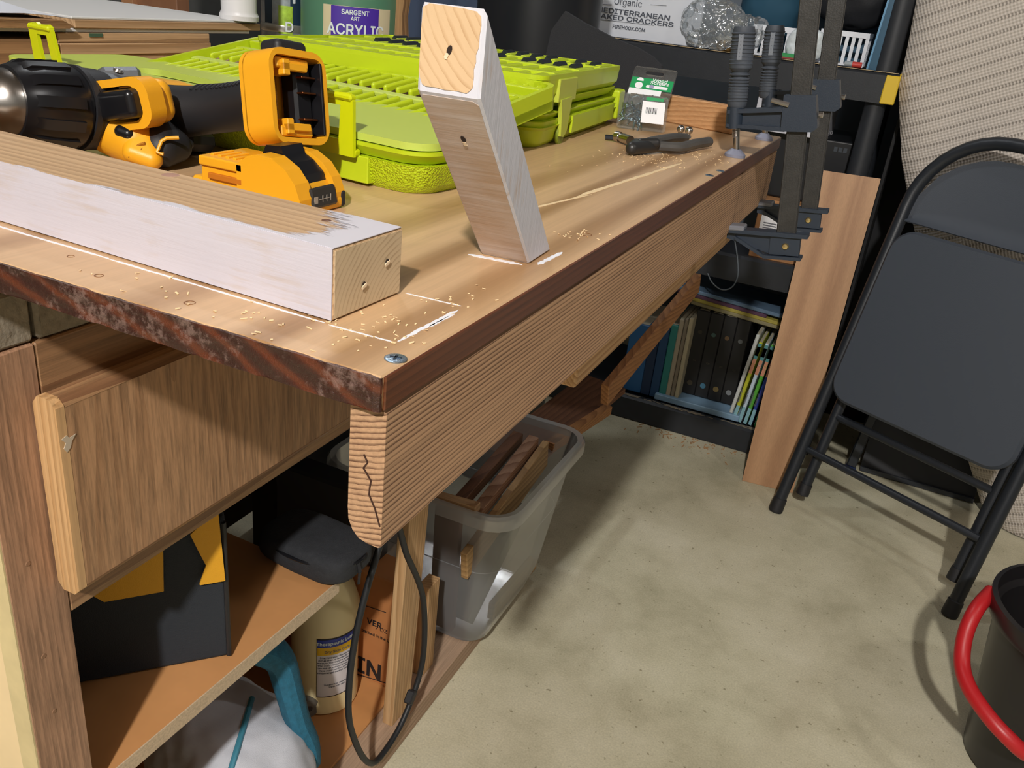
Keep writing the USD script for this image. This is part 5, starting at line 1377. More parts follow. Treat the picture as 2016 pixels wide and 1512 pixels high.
def basket(label, x0, x1, y0, y1, z0, h, lean=0.0):
    t = Thing('slatted_basket', label, 'basket', ((x0 + x1) / 2, (y0 + y1) / 2, z0))
    obj('rim', [bar((x0, y0, z0 + h), (x1, y0, z0 + h), 0.006, 0.011), bar((x0, y1, z0 + h), (x1, y1, z0 + h), 0.006, 0.011), bar((x0, y0, z0 + h), (x0, y1, z0 + h), 0.006, 0.011), bar((x1, y0, z0 + h), (x1, y1, z0 + h), 0.006, 0.011)], BSK, t)
    obj('floor', box((x0, y0, z0), (x1, y1, z0 + 0.004)), BSK, t)
    n = int((x1 - x0) / 0.0125)
    for i in range(n + 1):
        x = x0 + (x1 - x0) * i / n
        obj('slat', bar((x, y0, z0), (x, y0, z0 + h), 0.0035, 0.0075, (1, 0, 0)), BSK, t)
    n = int((y1 - y0) / 0.02)
    for i in range(1, n):
        y = y0 + (y1 - y0) * i / n
        for x in (x0, x1):
            obj('slat', bar((x, y, z0), (x, y, z0 + h), 0.0035, 0.011, (0, 1, 0)), BSK, t)


basket('white slatted basket on the upper shelf, right of the clamp bars', at(1610, 100, 'y', 1.93)[0], at(1700, 110, 'y', 1.93)[0], 1.93, 2.06, ub, at(1660, 62, 'y', 1.93)[2] - ub - 0.004)
basket('small white slatted basket on the upper shelf behind the clamp handles', at(1478, 90, 'y', 1.92)[0], at(1560, 90, 'y', 1.92)[0], 1.92, 2.02, ub, at(1500, 50, 'y', 1.92)[2] - ub - 0.004)
wp = Thing('white_pouch', 'white paper pouch slumped against the clamp bars on the upper shelf', 'pouch', V(at(1580, 100, 'y', 1.895)[0], 1.90, ub))
obj('pouch', blob(V(at(1585, 90, 'y', 1.895)[0], 1.905, ub + 0.034), (0.085, 0.035, 0.066), 0.006, 40, 4, sub=4), mat('pouch_white', '#c9d2d6', 0.45, var=0.2, vscale=40), wp)
gr = Thing('green_packet', 'small green and red packet on the shelf behind the clamp handle', 'packet', V(at(1552, 108, 'y', 1.885)[0], 1.885, ub))
gx = at(1552, 108, 'y', 1.885)[0]
obj('packet', box((gx - 0.018, 1.882, ub), (gx + 0.02, 1.912, ub + 0.012), 0.002), mat('packet_green', '#2d8f4f', 0.5), gr)
obj('packet_base', box((gx - 0.030, 1.8815, ub), (gx + 0.018, 1.9, ub + 0.005), 0.001), mat('packet_red', '#8a3a34', 0.5), gr)
rd = Thing('red_marker', 'red capped marker lying on the upper shelf before the basket', 'marker', at(1682, 119, 'y', 1.885))
rp = at(1682, 118, 'y', 1.885)
obj('barrel', cyl(V(rp[0] - 0.018, 1.885, ub + 0.0062), V(rp[0] - 0.0, 1.885, ub + 0.0062), 0.006, 16), mat('marker_grey', '#8d959a', 0.5), rd)
obj('cap', cyl(V(rp[0] - 0.002, 1.885, ub + 0.0062), V(rp[0] + 0.018, 1.885, ub + 0.0062), 0.0062, 16), mat('marker_red', '#b8372f', 0.5), rd)
tb = Thing('blue_tote', 'dark teal storage tote with an open front on the upper shelf', 'storage tote', (0.0, 2.0, ub))
TOTE = mat('tote_teal', '#23506a', 0.4)
xt = at(1712, 120, 'y', 1.885)[0]
xt2 = at(1748, 0, 'y', 1.885)[0]
zt = 1.30
obj('side_wall', hull([V(xt + d + (k * (xt2 - xt + 0.012)), y, ub + (zt - ub) * k) for d in (0, 0.022) for k in (0, 1) for y in (1.885, 2.2)]), TOTE, tb)
obj('back_wall', box((-0.30, 2.19, ub), (xt + 0.02, 2.20, zt)), TOTE, tb)
obj('side_lip', bar((xt - 0.001, 1.884, ub), (xt + xt2 - xt + 0.011, 1.884, zt), 0.004, 0.004, (0, 1, 0)), mat('tote_lip', '#5f8fb2', 0.35), tb)
dkb = Thing('black_bag', 'black bag bulging inside the teal tote on the upper shelf', 'bag', (-0.05, 2.08, ub))
obj('body', blob((-0.045, 2.11, ub + 0.20), (0.20, 0.14, 0.26), 0.02, 14, 9, sub=4), mat('black_nylon', '#17181c', 0.7, bump=0.3, bscale=300), dkb)
tlt = Thing('fabric_bundle', 'dark teal fabric bundle behind the cracker carton on the upper shelf', 'bundle', (-0.24, 2.05, ub))
obj('bundle', blob((-0.235, 2.13, ub + 0.12), (0.16, 0.18, 0.24), 0.01, 12, 4, sub=4), mat('teal_fabric', '#1f4a60', 0.8), tlt)
# ---------------------------------------------------------------- under the bench
def on_plane(x, y, p0, nrm):
    d = RIGHT * ((x - 1008) / FPX) + DOWN * ((y - 756) / FPX) + FWD
    return CAM + d * (((np.array(p0) - CAM) @ nrm) / (d @ nrm))


SHZ = 0.4297
tbx = Thing('tool_bag', 'dark navy tool bag with yellow panels standing on the cabinet shelf', 'tool bag', (-0.40, 0.25, SHZ))
cA = at(456, 1296, 'z', SHZ)
fu = unit(V(-0.675, -0.737, 0))
fn = V(0.737, -0.675, 0)
NAVB = mat('navy_canvas', '#23282f', 0.85, bump=0.6, bscale=900)
Tp = lambda a, b, c: cA + fu * a - fn * b + V(0, 0, c)
obj('body', hull(np.vstack([sph(Tp(a, b, c), 0.006) for a in (0.006, 0.27) for b in (0.008, 0.15) for c in (0.0065, 0.158)])), NAVB, tbx, label='dark navy canvas body')
pl0 = cA + fn * 0.0022
def patch(pxs):
    q = [on_plane(x, y, pl0, fn) - pl0 for x, y in pxs]
    return prism(Polygon([(p @ fu, p[2]) for p in q]).buffer(0.001), pl0 + fn * 0.0, fu, V(0, 0, 1), 0.0022, True)
YB = mat('yellow_canvas', '#d59a1c', 0.7, bump=0.4, bscale=900)
obj('side_panel', patch([(377, 1052), (427, 1005), (441, 1141), (395, 1149), (408, 1112), (392, 1082)]), YB, tbx, label='yellow corner panel')
obj('front_panel', patch([(180, 1168), (318, 1050), (320, 1162), (206, 1182)]), YB, tbx, label='yellow front panel')
obj('piping', tube([Tp(0.002, 0.003, 0.003), Tp(0.002, 0.003, 0.158)], 0.0026, 8), BLK, tbx)
pc = at(622, 1082, 'z', SHZ + 0.025)
ph = Thing('black_pouch', 'dusty black zipped pouch lying at the right end of the cabinet shelf', 'pouch', (pc[0], pc[1], SHZ))
pax = frame(at(700, 1120, 'z', SHZ) - at(560, 1060, 'z', SHZ))
obj('body', blob(pc + V(-0.008, 0.010, -0.003), (0.125, 0.080, 0.040), 0.002, 30, 3, pax, power=4.0), mat('black_pouch_fabric', '#232529', 0.85, bump=0.6, bscale=700, var=0.2, vscale=200), ph, label='black fabric body')
zz = [pc + pax[0] * (0.064 * math.cos(a)) + pax[1] * (0.041 * math.sin(a)) + V(-0.008, 0.010, 0.004) for a in np.linspace(-2.4, 0.5, 24)]
obj('zip', tube(zz, 0.0022, 6), BLKS, ph)
zp = zz[-6]
obj('zip_pull', [bar(zp, zp + V(0.004, -0.002, -0.012), 0.004, 0.0015), bar(zp + V(0.004, -0.002, -0.012), zp + V(0.003, -0.002, -0.028), 0.003, 0.002)], BLK, ph)
dz = Thing('black_duffel', 'large black bag in the dark behind the cabinet shelf', 'bag', (-0.56, 0.50, SHZ))
obj('body', blob((-0.66, 0.62, SHZ + 0.105), (0.36, 0.66, 0.24), 0.02, 12, 5, power=3.0), mat('black_nylon', '', 0), dz)
# lotion jug
lb = at(628, 1392, 'z', 0.0462) + V(-0.012, 0.030, 0)
lt = Thing('lotion_jug', 'cream plastic jug with a blue and yellow label under the shelf', 'jug', lb)
lj = lathe([(0, 0), (0.046, 0), (0.050, 0.004), (0.0505, 0.02), (0.049, 0.03), (0.049, 0.150), (0.0505, 0.158), (0.049, 0.175), (0.040, 0.205), (0.022, 0.228), (0.018, 0.235), (0.018, 0.258), (0, 0.258)], lb, (0, 0, 1), 48)
obj('body', lj, mat('cream_plastic', '#e4d3a2', 0.42), lt, label='cream jug body')
cdir = unit(V(0.84, -0.54, 0))
cside = np.cross(V(0, 0, 1), cdir)
obj_l = dict(m=None)
wrap(0, 0.036, 0.146, -0.62, 0.62, 0.0492, lb, mat('label_edge', '#2a2422', 0.5), lt, 'label_border')
wrap(0, 0.038, 0.144, -0.60, 0.60, 0.0495, lb, mat('label_pale', '#cfc9cb', 0.5), lt, 'label', label='pale back label')
wrap(0, 0.130, 0.144, -0.60, 0.60, 0.0498, lb, mat('label_blue', '#27399a', 0.45), lt, 'label_band', label='blue band of the label')
wrap(0, 0.116, 0.130, -0.60, 0.60, 0.0498, lb, mat('label_yellow', '#d8aa1e', 0.45), lt, 'label_band', label='yellow band of the label')
on_cyl('Therapeutic Lotion', 0.0052, 0.1345, 0.0501, lb, 0, PWH, lt)
on_cyl('Dry Skin Care', 0.0044, 0.1200, 0.0501, lb, 0, INKG, lt, False)
for i in range(9):
    on_cyl(('Directions apply liberally to dry', 'skin as often as needed for all day', 'moisture. Warnings for external use', 'only. Avoid contact with eyes. Stop', 'use and ask a doctor if rash occurs', 'Keep out of reach of children. If', 'swallowed get medical help at once', 'Questions or comments', 'Made with care')[i], 0.0026, 0.110 - i * 0.0047 - (0.018 if i > 6 else 0), 0.0497, lb, 0, INKG, lt, False, squeeze=0.98)
# grey bag with a teal zip band
bgc = V(-0.405, 0.335, 0.135)
gb_ = Thing('grey_bag', 'light grey fabric bag with a teal zip band on the base panel', 'bag', (bgc[0], bgc[1], 0.0460))
gm = blob(bgc, (0.155, 0.245, 0.20), 0.012, 16, 6, frame(V(0.3, 1, 0)), power=2.8, sub=5)
gm.vertices[:, 2] = np.maximum(gm.vertices[:, 2], 0.0463)
obj('body', gm, mat('grey_fabric', '#b9bcc4', 0.85, bump=0.4, bscale=900, var=0.05, vscale=30), gb_, label='light grey fabric body')


def hits(mesh, pxs, off):
    out = []
    T_ = mesh.triangles
    for x, y in pxs:
        d = unit(RIGHT * ((x - 1008) / FPX) + DOWN * ((y - 756) / FPX) + FWD)
        e1, e2 = T_[:, 1] - T_[:, 0], T_[:, 2] - T_[:, 0]
        h = np.cross(d, e2)
        a = (e1 * h).sum(1)
        with np.errstate(all='ignore'):
            s = CAM - T_[:, 0]
            u = (s * h).sum(1) / a
            q = np.cross(s, e1)
            v = (q @ d) / a
            t = (q * e2).sum(1) / a
        ok = (u >= 0) & (v >= 0) & (u + v <= 1) & (t > 0)
        if ok.any():
            out.append(CAM + d * (t[ok].min() + off))
        elif out:
            out.append(out[-1] + unit(out[-1] - (out[-2] if len(out) > 1 else out[-1] - V(0.01, 0, -0.01))) * 0.012)
    return np.array(out)


TEALF = mat('teal_band', '#1f6079', 0.75, bump=0.6, bscale=700, var=0.2, vscale=150)
zb_ = spline([on_plane(x, y, bgc + V(0.070, -0.01, 0), unit(V(0.9, -0.45, 0.25))) for x, y in ((505, 1270), (548, 1295), (568, 1355), (585, 1415), (606, 1462), (612, 1500))], 5)
obj('zip_band', tube(zb_, np.linspace(0.026, 0.017, len(zb_)), 12, 0.75), TEALF, gb_, label='teal zip band')
obj('zip_teeth', tube(zb_ + unit(CAM - bgc) * 0.0205, 0.0016, 6), mat('zip_dark_teal', '#164354', 0.5), gb_)
pw = spline(hits(gm, ((514, 1322), (506, 1345), (496, 1375), (486, 1410), (474, 1450), (462, 1490), (450, 1530)), -0.001), 5)
obj('piping', tube(pw, 0.0036, 8), mat('teal_piping', '#3c7f93', 0.6), gb_)
wl = Thing('wheel_knob', 'small grey castor like knob behind the grey bag', 'knob', at(606, 1440, 'z', 0.06) + V(-0.01, 0.02, 0))
wc = at(606, 1425, 'z', 0.0462) + V(-0.010, 0.012, 0.0182)
obj('wheel', [lathe([(0.006, -0.006), (0.017, -0.006), (0.018, -0.003), (0.018, 0.003), (0.017, 0.006), (0.006, 0.006), (0.006, -0.006)], wc, (0.8, -0.6, 0), 28)], mat('wheel_grey', '#5f5a52', 0.6), wl)
obj('hub', cyl(wc - V(0.8, -0.6, 0) * 0.0055, wc + V(0.8, -0.6, 0) * 0.0055, 0.0062, 16), mat('dark_steel', '#55585c', 0.35, 0.9), wl)
# printed carton
bx_ = Thing('printed_carton', 'orange brown carton with black print behind the stud', 'box', (-0.48, 0.72, 0.0462))
by = 0.628
obj('carton', box((-0.60, by, 0.0462), (-0.345, 0.684, 0.250), 0.002), mat('orange_carton', '#b87a48', 0.65, var=0.06, vscale=20), bx_)
pf = lambda x, y: at(x, y, 'y', by - 0.0004)
ps_ = [text('IN', 0.030, pf(699, 1318), (1, 0, 0), (0, 0, 1), 0.0005, True), text('VER', 0.010, pf(722, 1226), (1, 0, 0), (0, 0, 1), 0.0005, True), text('7 OZ', 0.007, pf(738, 1238), (1, 0, 0), (0, 0, 1), 0.0005), text('packed in the USA', 0.005, pf(712, 1242), (1, 0, 0), (0, 0, 1), 0.0005)]
ps_ += [bar(pf(700, 1326), pf(760, 1345), 0.0015, 0.0006), bar(pf(712, 1190), pf(760, 1206), 0.0010, 0.0006)]
obj('print', ps_, INK, bx_, smooth=False)
dk_ = Thing('dark_box', 'dark grey plastic box standing behind the stud under the bench', 'box', (-0.56, 0.84, 0))
obj('body', box((-0.72, 0.745, 0.0005), (-0.605, 1.10, 0.44), 0.004), mat('dark_grey_box', '#2b2a2b', 0.6), dk_)
dk2 = Thing('dark_case', 'dark case standing behind the printed carton', 'case', (-0.5, 0.9, 0.2505))
obj('body', box((-0.58, 0.640, 0.2505), (-0.40, 0.684, 0.372), 0.004), mat('dark_grey_box', '', 0), dk2)
# black cord looped from the apron
cpx = ((752, 950), (770, 1000), (786, 1040), (800, 1090), (822, 1140), (833, 1180), (836, 1240), (832, 1300), (818, 1355), (790, 1425), (760, 1475), (735, 1502), (714, 1490), (694, 1445), (686, 1400), (689, 1330), (697, 1270), (708, 1215), (722, 1160), (740, 1100), (758, 1040), (775, 995), (795, 950))
cpts = np.array([at(x, y, 'x', -0.2900 + 0.0 * i) for i, (x, y) in enumerate(cpx)])
crd = Thing('extension_cord', 'black power cord hanging in a loop below the apron', 'cord', cpts[10])
obj('cord', tube(spline(cpts, 6), 0.0042, 12), mat('cord_black', '#1b1d20', 0.5), crd)
obj('cord_tie', obox(at(808, 1372, 'x', -0.2885), frame(at(795, 1410, 'x', -0.29) - at(825, 1330, 'x', -0.29)), (0.020, 0.012, 0.013), 0.002), BLK, crd)

# clear bin full of scraps
bn = Thing('clear_bin', 'translucent plastic bin of wood scraps standing on the floor plate', 'storage bin', (-0.40, 0.93, 0.0405))


def ring_rect(x0, x1, y0, y1, r, z, n=5):
    q = np.array(sbox(x0 + r, y0 + r, x1 - r, y1 - r).buffer(r, quad_segs=n).exterior.coords)[:-1]
    return np.c_[q, np.full(len(q), z)]


BR_ = []
z0, z1 = 0.0408, 0.318
for s in np.linspace(0, 1, 7):
    BR_.append(ring_rect(-0.560 - 0.022 * s, -0.270 + 0.022 * s, 0.778 - 0.008 * s, 1.020 + 0.095 * s, 0.045, z0 + (z1 - z0) * s))
low = [ring_rect(-0.53, -0.292, 0.795, 1.0, 0.03, z0), ring_rect(-0.552, -0.278, 0.783, 1.012, 0.04, z0 + 0.006)]
rings = low + BR_[1:]


def loft(rings, cap=True):
    n = len(rings[0])
    v = np.vstack(rings)
    f = []
    for i in range(len(rings) - 1):
        for k in range(n):
            a, b = i * n + k, i * n + (k + 1) % n
            f += [(a, b, b + n), (a, b + n, a + n)]
    if cap:
        v = np.vstack([v, rings[0].mean(0)])
        for k in range(n):
            f.append((len(v) - 1, (k + 1) % n, k))
    m = trimesh.Trimesh(v, f, process=False)
    if ((m.triangles_center - m.vertices.mean(0)) * m.face_normals).sum() < 0:
        m.invert()
    return m


BINP = clear('bin_plastic', (0.90, 0.91, 0.92), 0.03, 0.25, 0.38, (0.62, 0.63, 0.64))
BINR = clear('bin_rim_plastic', (0.85, 0.87, 0.88), 0.05, 0.2, 0.55, (0.7, 0.71, 0.73))
obj('wall', loft(rings), BINP, bn, smooth=50, label='translucent walls')
q0 = (-0.582, -0.248, 0.770, 1.115)
rr = [ring_rect(q0[0], q0[1], q0[2], q0[3], 0.045, z1 - 0.0005), ring_rect(q0[0] - 0.009, q0[1] + 0.009, q0[2] - 0.009, q0[3] + 0.009, 0.05, z1 + 0.002), ring_rect(q0[0] - 0.013, q0[1] + 0.013, q0[2] - 0.013, q0[3] + 0.013, 0.052, z1 - 0.004), ring_rect(q0[0] - 0.0135, q0[1] + 0.0135, q0[2] - 0.0135, q0[3] + 0.0135, 0.052, z1 - 0.022)]
obj('rim', loft(rr, False), BINR, bn, smooth=50, label='rolled rim')
obj('moulded_line', [tube(np.vstack([q_ := ring_rect(-0.572, -0.2585, 0.7733, 1.066, 0.045, 0.200), q_[:1]]), 0.0008, 5)], BINR, bn)


def scrap(label, p, q, w, t_, m, up=(1, 0, 0), name='wood_scrap'):
    t = Thing(name, label, 'wood scrap', (np.array(p) + np.array(q)) / 2)
    obj('board', bar(p, q, w, t_, up, 0.001), m, t)


SC1 = wood('scrap_light', '#c09a68', '#9a764c', 'y', ring=0.012, pith=(-0.3, 0, 0.1), streak=0.2, rough_=0.6)
SC2 = wood('scrap_pink', '#b0876a', '#86593c', 'y', ring=0.006, pith=(-0.3, 0, 0.1), streak=0.2, rough_=0.6)
SC3 = wood('scrap_dark', '#7c5236', '#5f3c26', 'y', ring=0.007, pith=(-0.3, 0, 0.1), streak=0.25, rough_=0.6)
pA, pB = at(985, 1010, 'x', -0.300), at(1080, 872, 'x', -0.300)
dAB = unit(pB - pA)
scrap('light tan board with a flat face leaning in the clear bin, nearest the right', pA - dAB * 0.12 + V(-0.004, 0, -0.01), pB + V(-0.004, 0, -0.022), 0.056, 0.012, SC1)
pA, pB = at(940, 1000, 'x', -0.325), at(1052, 856, 'x', -0.325)
scrap('pinkish brown board with a chamfered end leaning in the middle of the clear bin', pA + V(0, 0, -0.012), pB + V(0, 0, -0.012), 0.022, 0.020, SC2)
pA, pB = at(905, 990, 'x', -0.360), at(1020, 860, 'x', -0.360)
scrap('brown board lying left of the pinkish one in the clear bin', pA, pB, 0.022, 0.020, SC3)
pA, pB = at(1000, 905, 'x', -0.40), at(1190, 755, 'x', -0.34)
scrap('wide dark brown board sticking out high at the back of the clear bin', pA, pB, 0.11, 0.014, SC3, (0, 0, 1))
pA, pB = at(1080, 880, 'x', -0.31), at(1196, 806, 'x', -0.285)
scrap('orange brown stick jutting out over the far rim of the clear bin', pA, pB, 0.020, 0.020, SCRAP, (0, 0, 1))
pA, pB = at(845, 990, 'y', 0.765), at(945, 1014, 'y', 0.765)
scrap('pale sawn block lying across the near rim of the clear bin', pA + V(-0.06, 0.012, 0.002), pB + V(-0.01, 0.012, 0.002), 0.018, 0.014, RAW_X, (0, 0, 1))
scrap('upright reddish board standing inside the near wall of the clear bin', (-0.355, 0.80, 0.048), (-0.350, 0.78, 0.30), 0.045, 0.014, mat('scrap_red', '#8c6048', 0.7), (0, 1, 0))
scrap('dull green scrap lying low in the clear bin', (-0.34, 0.82, 0.06), (-0.33, 1.0, 0.20), 0.06, 0.03, mat('scrap_green', '#66695a', 0.7), (0, 0, 1))
scrap('tan board along the right wall of the clear bin', (-0.292, 0.86, 0.062), (-0.287, 1.04, 0.062), 0.012, 0.035, SC1, (0, 0, 1))

# ---------------------------------------------------------------- plank leaning on the shelving
plk = Thing('leaning_plank', 'smooth tan plank leaning upright against the shelving', 'plank', (0.055, 1.72, 0))
b0, b1 = at(1461, 946, 'z', 0.0008), at(1560, 971, 'z', 0.0008)
t0, t1 = at(1612, 334, 'y', 1.858), at(1734, 352, 'y', 1.864)
q = np.cross(b1 - b0, t0 - b0)
q = -unit(q) if q[1] < 0 else unit(q)
obj('plank', hull([p + o for p in (b0, b1, t0, t1) for o in (V(0, 0, 0), q * 0.017)]), wood('plank_maple', '#b98f68', '#a57b57', 'z', ring=0.060, pith=(-0.6, 1.9, 0), wobble=0.008, profile='sine', streak=0.12, rough_=0.55, bump=0.05, blotch=0.06), plk)

# ---------------------------------------------------------------- folding chair
ch = Thing('folding_chair', 'black metal folding chair folded flat and leaning at the right', 'folding chair', (0.2855, 1.512, 0))
fl_, fr_ = at(1526, 1006, 'z', 0.0), at(1868, 1211, 'z', 0.0)
cu = unit(fr_ - fl_)
cn = V(-cu[1], cu[0], 0)
al = math.radians(15)
cw = V(0, 0, 1) * math.cos(al) + cn * math.sin(al)
cN = np.cross(cu, cw)
cN = cN if cN[1] < 0 else -cN
CWD = np.linalg.norm(fr_ - fl_)
Cp = lambda a, s, d=0.0: fl_ + cu * a + cw * s + cN * d
CHB = mat('chair_black', '#20242a', 0.42, bump=0.15, bscale=500)
CHS = mat('chair_slate', '#3e444d', 0.55, bump=0.35, bscale=700)
arc = [Cp(0, 0.012), Cp(0, 0.35), Cp(0, 0.70)]
R_ = 0.155
arc += [Cp(R_ - R_ * math.cos(t), 0.745 + R_ * math.sin(t) * 1.05) for t in np.linspace(0, math.pi / 2, 10)]
arc += [Cp(CWD - R_ + R_ * math.sin(t), 0.745 + R_ * math.cos(t) * 1.05) for t in np.linspace(0, math.pi / 2, 10)]
arc += [Cp(CWD, 0.70), Cp(CWD, 0.35), Cp(CWD, 0.012)]
obj('front_frame', tube(arc, 0.0135, 16), CHB, ch, label='bent black tube frame')
for a in (0, CWD):
    obj('foot_cap', lathe([(0, 0), (0.0155, 0), (0.0165, 0.004), (0.0155, 0.034), (0.0135, 0.036), (0, 0.036)], Cp(a, 0.0), cw, 20), BLK, ch)
for a in (0.030, CWD - 0.030):
    obj('rear_leg', tube([Cp(a, 0.075, -0.030), Cp(a, 0.30, -0.028), Cp(a, 0.60, -0.026)], 0.0125, 14), CHB, ch)
    obj('foot_cap', lathe([(0, 0), (0.0145, 0), (0.015, 0.003), (0.014, 0.028), (0, 0.028)], Cp(a, 0.060, -0.030), cw, 18), BLK, ch)
    sgn_ = -1 if a < 0.2 else 1
    obj('pivot', [bar(Cp(a + sgn_ * 0.008, 0.46, -0.012), Cp(a + sgn_ * 0.008, 0.515, -0.012), 0.016, 0.012, cN, 0.002), cyl(Cp(a, 0.49, 0.012), Cp(a, 0.49, -0.02), 0.006, 12)], CHB, ch)
for s in (0.168, 0.262):
    obj('cross_bar', tube([Cp(0.004 if s < 0.2 else 0.03, s, -0.004 if s < 0.2 else -0.026), Cp(CWD - (0.004 if s < 0.2 else 0.03), s, -0.004 if s < 0.2 else -0.026)], 0.0085, 12), CHB, ch)
seat2 = trimesh_shift(roundrect(CWD - 0.024, 0.395, 0.050, 8), CWD / 2, 0.303 + 0.1975)
o_ = Cp(0, 0, 0.004)
su = np.cross(cu, cw) @ cN
obj('seat', hull(np.vstack([prism(seat2, o_, cu, cw, 0.014 * su).vertices, prism(seat2.buffer(-0.006), o_ + cN * 0.0, cu, cw, 0.021 * su).vertices])), CHS, ch, label='slate black folded seat panel')
bk = []
nb = 14
P = np.zeros((nb, 9, 3))
for i in range(nb):
    a = 0.004 + (CWD - 0.008) * i / (nb - 1)
    e = abs(a / CWD - 0.5) * 2
    top_ = 0.745 + math.sqrt(max(0, 1 - max(0, (e * CWD / 2 - (CWD / 2 - R_)) / R_) ** 2)) * R_ * 1.05 - 0.030
    for j in range(9):
        s = 0.715 + (max(top_, 0.73) - 0.715) * j / 8
        P[i, j] = Cp(a, s, -0.004 - 0.022 * (1 - e ** 2) + (0.012 if j == 0 else 0))
bkm = grid_sheet(P, 0.003)
obj('backrest', bkm, CHS, ch, smooth=40, label='curved slate black back panel')
for a in (0.19, 0.225, 0.25):
    obj('rivet', lathe([(0, 0.002), (0.003, 0.0014), (0.004, 0)], Cp(a, 0.745 + R_ * 1.05 + 0.002, 0.0128), cN, 10), STEEL, ch)

# ---------------------------------------------------------------- covered rack, dark case, bucket at the right


def blanket_mat():
    nodes = {'tc': ('texture_coordinate', {}), 'mp': ('mapping', {'mapping_type': 'point', 'rotation': (0, math.radians(26), 0)}), 'nz': ('noise_texture', {'scale': 3.0, 'detail': 1.0}),
             'w1': ('wave_texture', {'wave_type': 'bands', 'bands_direction': 'z', 'scale': 0.314 / 0.026, 'distortion': 1.2, 'detail': 0.0, 'detail_scale': 0.5}), 'r1': ('rgb_ramp', {'ramp': [(0.80, (0, 0, 0)), (0.90, (1, 1, 1))]}),
             'w2': ('wave_texture', {'wave_type': 'bands', 'bands_direction': 'x', 'scale': 0.314 / 0.0062, 'distortion': 0.3}), 'r2': ('rgb_ramp', {'ramp': [(0.35, (0, 0, 0)), (0.6, (1, 1, 1))]}),
             'w3': ('wave_texture', {'wave_type': 'bands', 'bands_direction': 'z', 'scale': 0.314 / 0.0062, 'distortion': 0.3}), 'mm': ('math', {'math_type': 'multiply'}),
             'mf': ('math', {'math_type': 'multiply', 'value2': 0.7}), 'mx': ('mix_color', {'a': lin('#c3bab0'), 'b': lin('#6f675f')}), 'ws': ('math', {'math_type': 'add'}),
             'b': ('bump', {'strength': 0.5, 'distance': 0.002}), 'p': ('principled_bsdf', {'roughness': 0.9, 'sheen_weight': 0.1})}
    links = [('tc.object', 'mp.vector'), ('mp.vector', 'w1.vector'), ('mp.vector', 'w2.vector'), ('mp.vector', 'w3.vector'), ('w1.fac', 'r1.fac'), ('w2.fac', 'r2.fac'), ('r1.color', 'mm.value1'), ('r2.color', 'mm.value2'), ('mm.value', 'mf.value1'), ('mf.value', 'mx.fac'), ('mx.result', 'p.base_color'),
             ('w2.fac', 'ws.value1'), ('w3.fac', 'ws.value2'), ('ws.value', 'b.height'), ('b.normal', 'p.normal')]
    return usdkit.material(stage, '/World/Looks/striped_blanket', nodes, links, 'p.BSDF')


ed = [(0.085, 1.40), (0.088, 1.30), (0.092, 1.12), (0.100, 1.02), (0.103, 0.95), (0.118, 0.90), (0.150, 0.80), (0.205, 0.68), (0.270, 0.55), (0.340, 0.42), (0.445, 0.22), (0.480, 0.14), (0.560, 0.004)]
ez = np.array([e[1] for e in ed])[::-1]
ex = np.array([e[0] for e in ed])[::-1]
nz_, nx_ = 70, 60
G = np.zeros((nx_, nz_, 3))
for j, z in enumerate(np.linspace(0.004, 1.40, nz_)):
    xl = np.interp(z, ez, ex)
    for i in range(nx_):
        s = i / (nx_ - 1)
        x = xl + s * (0.98 - xl * 0.4)
        fold = 0.03 * (meshkit.fbm(np.array([[x * 5 + z * 2.0, 3.3, z * 3.2]]), 3, 5)[0] - 0.5) + 0.012 * math.sin(x * 26 + z * 9) * np.clip(1.2 - z, 0.1, 1)
        G[i, j] = (x, 1.850 + 0.045 * math.exp(-s * 26) - 0.10 * max(0, z - 0.9) * s + fold, z)
blk_ = Thing('striped_blanket', 'pale beige striped blanket hanging over a rack behind the folding chair', 'blanket', (0.4, 1.85, 0))
obj('cloth', grid_sheet(G, 0.005), blanket_mat(), blk_, smooth=True)
pn = Thing('room_divider', 'tall black panel standing in the dark behind the shelving end', 'panel', (0.4, 2.3, 0))
obj('panel', box((0.125, 2.28, 0.0005), (1.2, 2.31, 1.5), 0.002), mat('black_panel_paint', '#121316', 0.7), pn)
obj('side', box((0.118, 1.96, 0.0005), (0.126, 2.279, 0.90), 0.001), mat('black_panel_paint', '', 0), pn)
bcs = Thing('black_case', 'black flat case leaning on the floor behind the folding chair', 'case', (0.38, 1.92, 0))
k0, k1 = at(1692, 925, 'z', 0.001), at(1915, 990, 'z', 0.001)
kd = unit(k1 - k0)
kn = V(-kd[1], kd[0], 0)
kn = kn if kn[1] > 0 else -kn
obj('body', hull([k0 + kd * a + kn * (b + 0.25 * z) + V(0, 0, z) for a in (0, np.linalg.norm(k1 - k0)) for b in (0, 0.05) for z in (0.0, 0.34)]), mat('black_case_shell', '#191a1e', 0.5), bcs)
obj('edge_trim', bar(k0 + V(0, -0.004, 0.008), k1 + V(0, -0.004, 0.008), 0.006, 0.012), mat('case_trim', '#2e3136', 0.4), bcs)
lg = Thing('black_stand', 'slim black stand leg with a blue foot behind the folding chair', 'stand', at(1672, 930, 'z', 0.0))
lp = at(1671, 930, 'z', 0.0005)
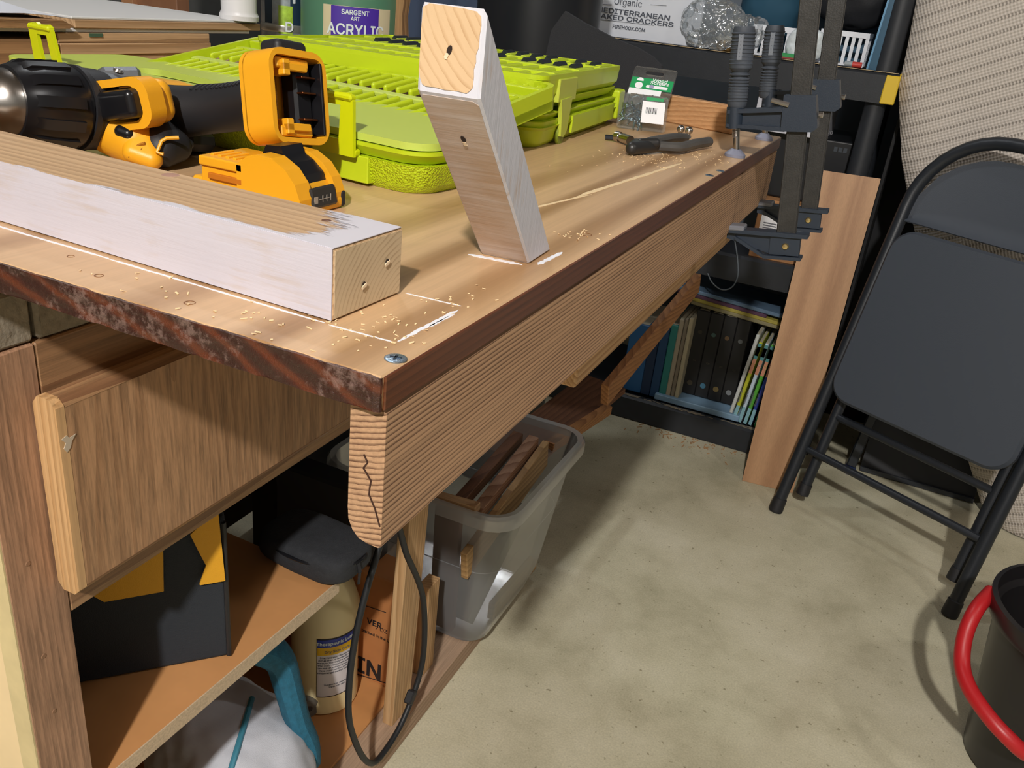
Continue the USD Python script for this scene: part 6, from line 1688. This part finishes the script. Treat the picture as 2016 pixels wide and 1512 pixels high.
obj('leg', bar(lp + V(0, 0, 0.02), lp + V(0.045, 0.06, 0.42), 0.024, 0.020, (0, 1, 0), 0.003), mat('chair_black', '', 0), lg)
obj('foot', lathe([(0, 0), (0.015, 0), (0.016, 0.006), (0.013, 0.022), (0, 0.022)], lp, (0, 0, 1), 18), mat('blue_foot', '#1d2d55', 0.5), lg)
bk_ = Thing('black_bucket', 'black plastic bucket with a red handle at the right edge', 'bucket', (0.60, 1.055, 0))
bo_ = V(0.598, 1.060, 0.0005)
obj('body', lathe([(0, 0), (0.098, 0), (0.103, 0.006), (0.132, 0.255), (0.143, 0.262), (0.146, 0.272), (0.146, 0.292), (0.139, 0.294), (0.136, 0.270), (0.128, 0.262), (0.100, 0.012), (0, 0.010)], bo_, (0, 0, 1), 56), mat('bucket_black', '#1f1d1e', 0.3, bump=0.1, bscale=60), bk_)
hpts = [at(1952, 1165, 'y', 1.075), at(1922, 1200, 'y', 1.03), at(1900, 1250, 'y', 1.0), at(1894, 1305, 'y', 0.97), at(1906, 1350, 'y', 0.94), at(1938, 1400, 'y', 0.91), at(1980, 1448, 'y', 0.89), at(2030, 1488, 'y', 0.89), at(2110, 1500, 'y', 0.92)]
hs = spline(hpts, 6)
obj('handle', tube(hs, 0.0115, 14, 1.0), mat('red_plastic', '#b41d22', 0.4), bk_, label='red plastic handle')
# shavings on the floor
fl = []
rg = np.random.default_rng(21)
fc = at(1370, 866, 'z', 0)
for i in range(150):
    x, y = fc[0] + rg.normal() * 0.075, fc[1] + rg.normal() * 0.035
    if y > SY - 0.004:
        continue
    d = V(math.cos(rg.random() * 3), math.sin(rg.random() * 3), 0)
    fl.append(obox(V(x, y, 0.0012), frame(d + V(0, 0, 0.1)), (0.003 + 0.012 * rg.random() ** 3, 0.0025, 0.0012)))
obj('wood_shavings', fl, mat('shaving', '#b08a62', 0.8, var=0.3, vscale=40), None, label='brown wood shavings on the floor before the shelving', cat='shavings', kind='stuff', smooth=False, loc=fc * V(1, 1, 0))
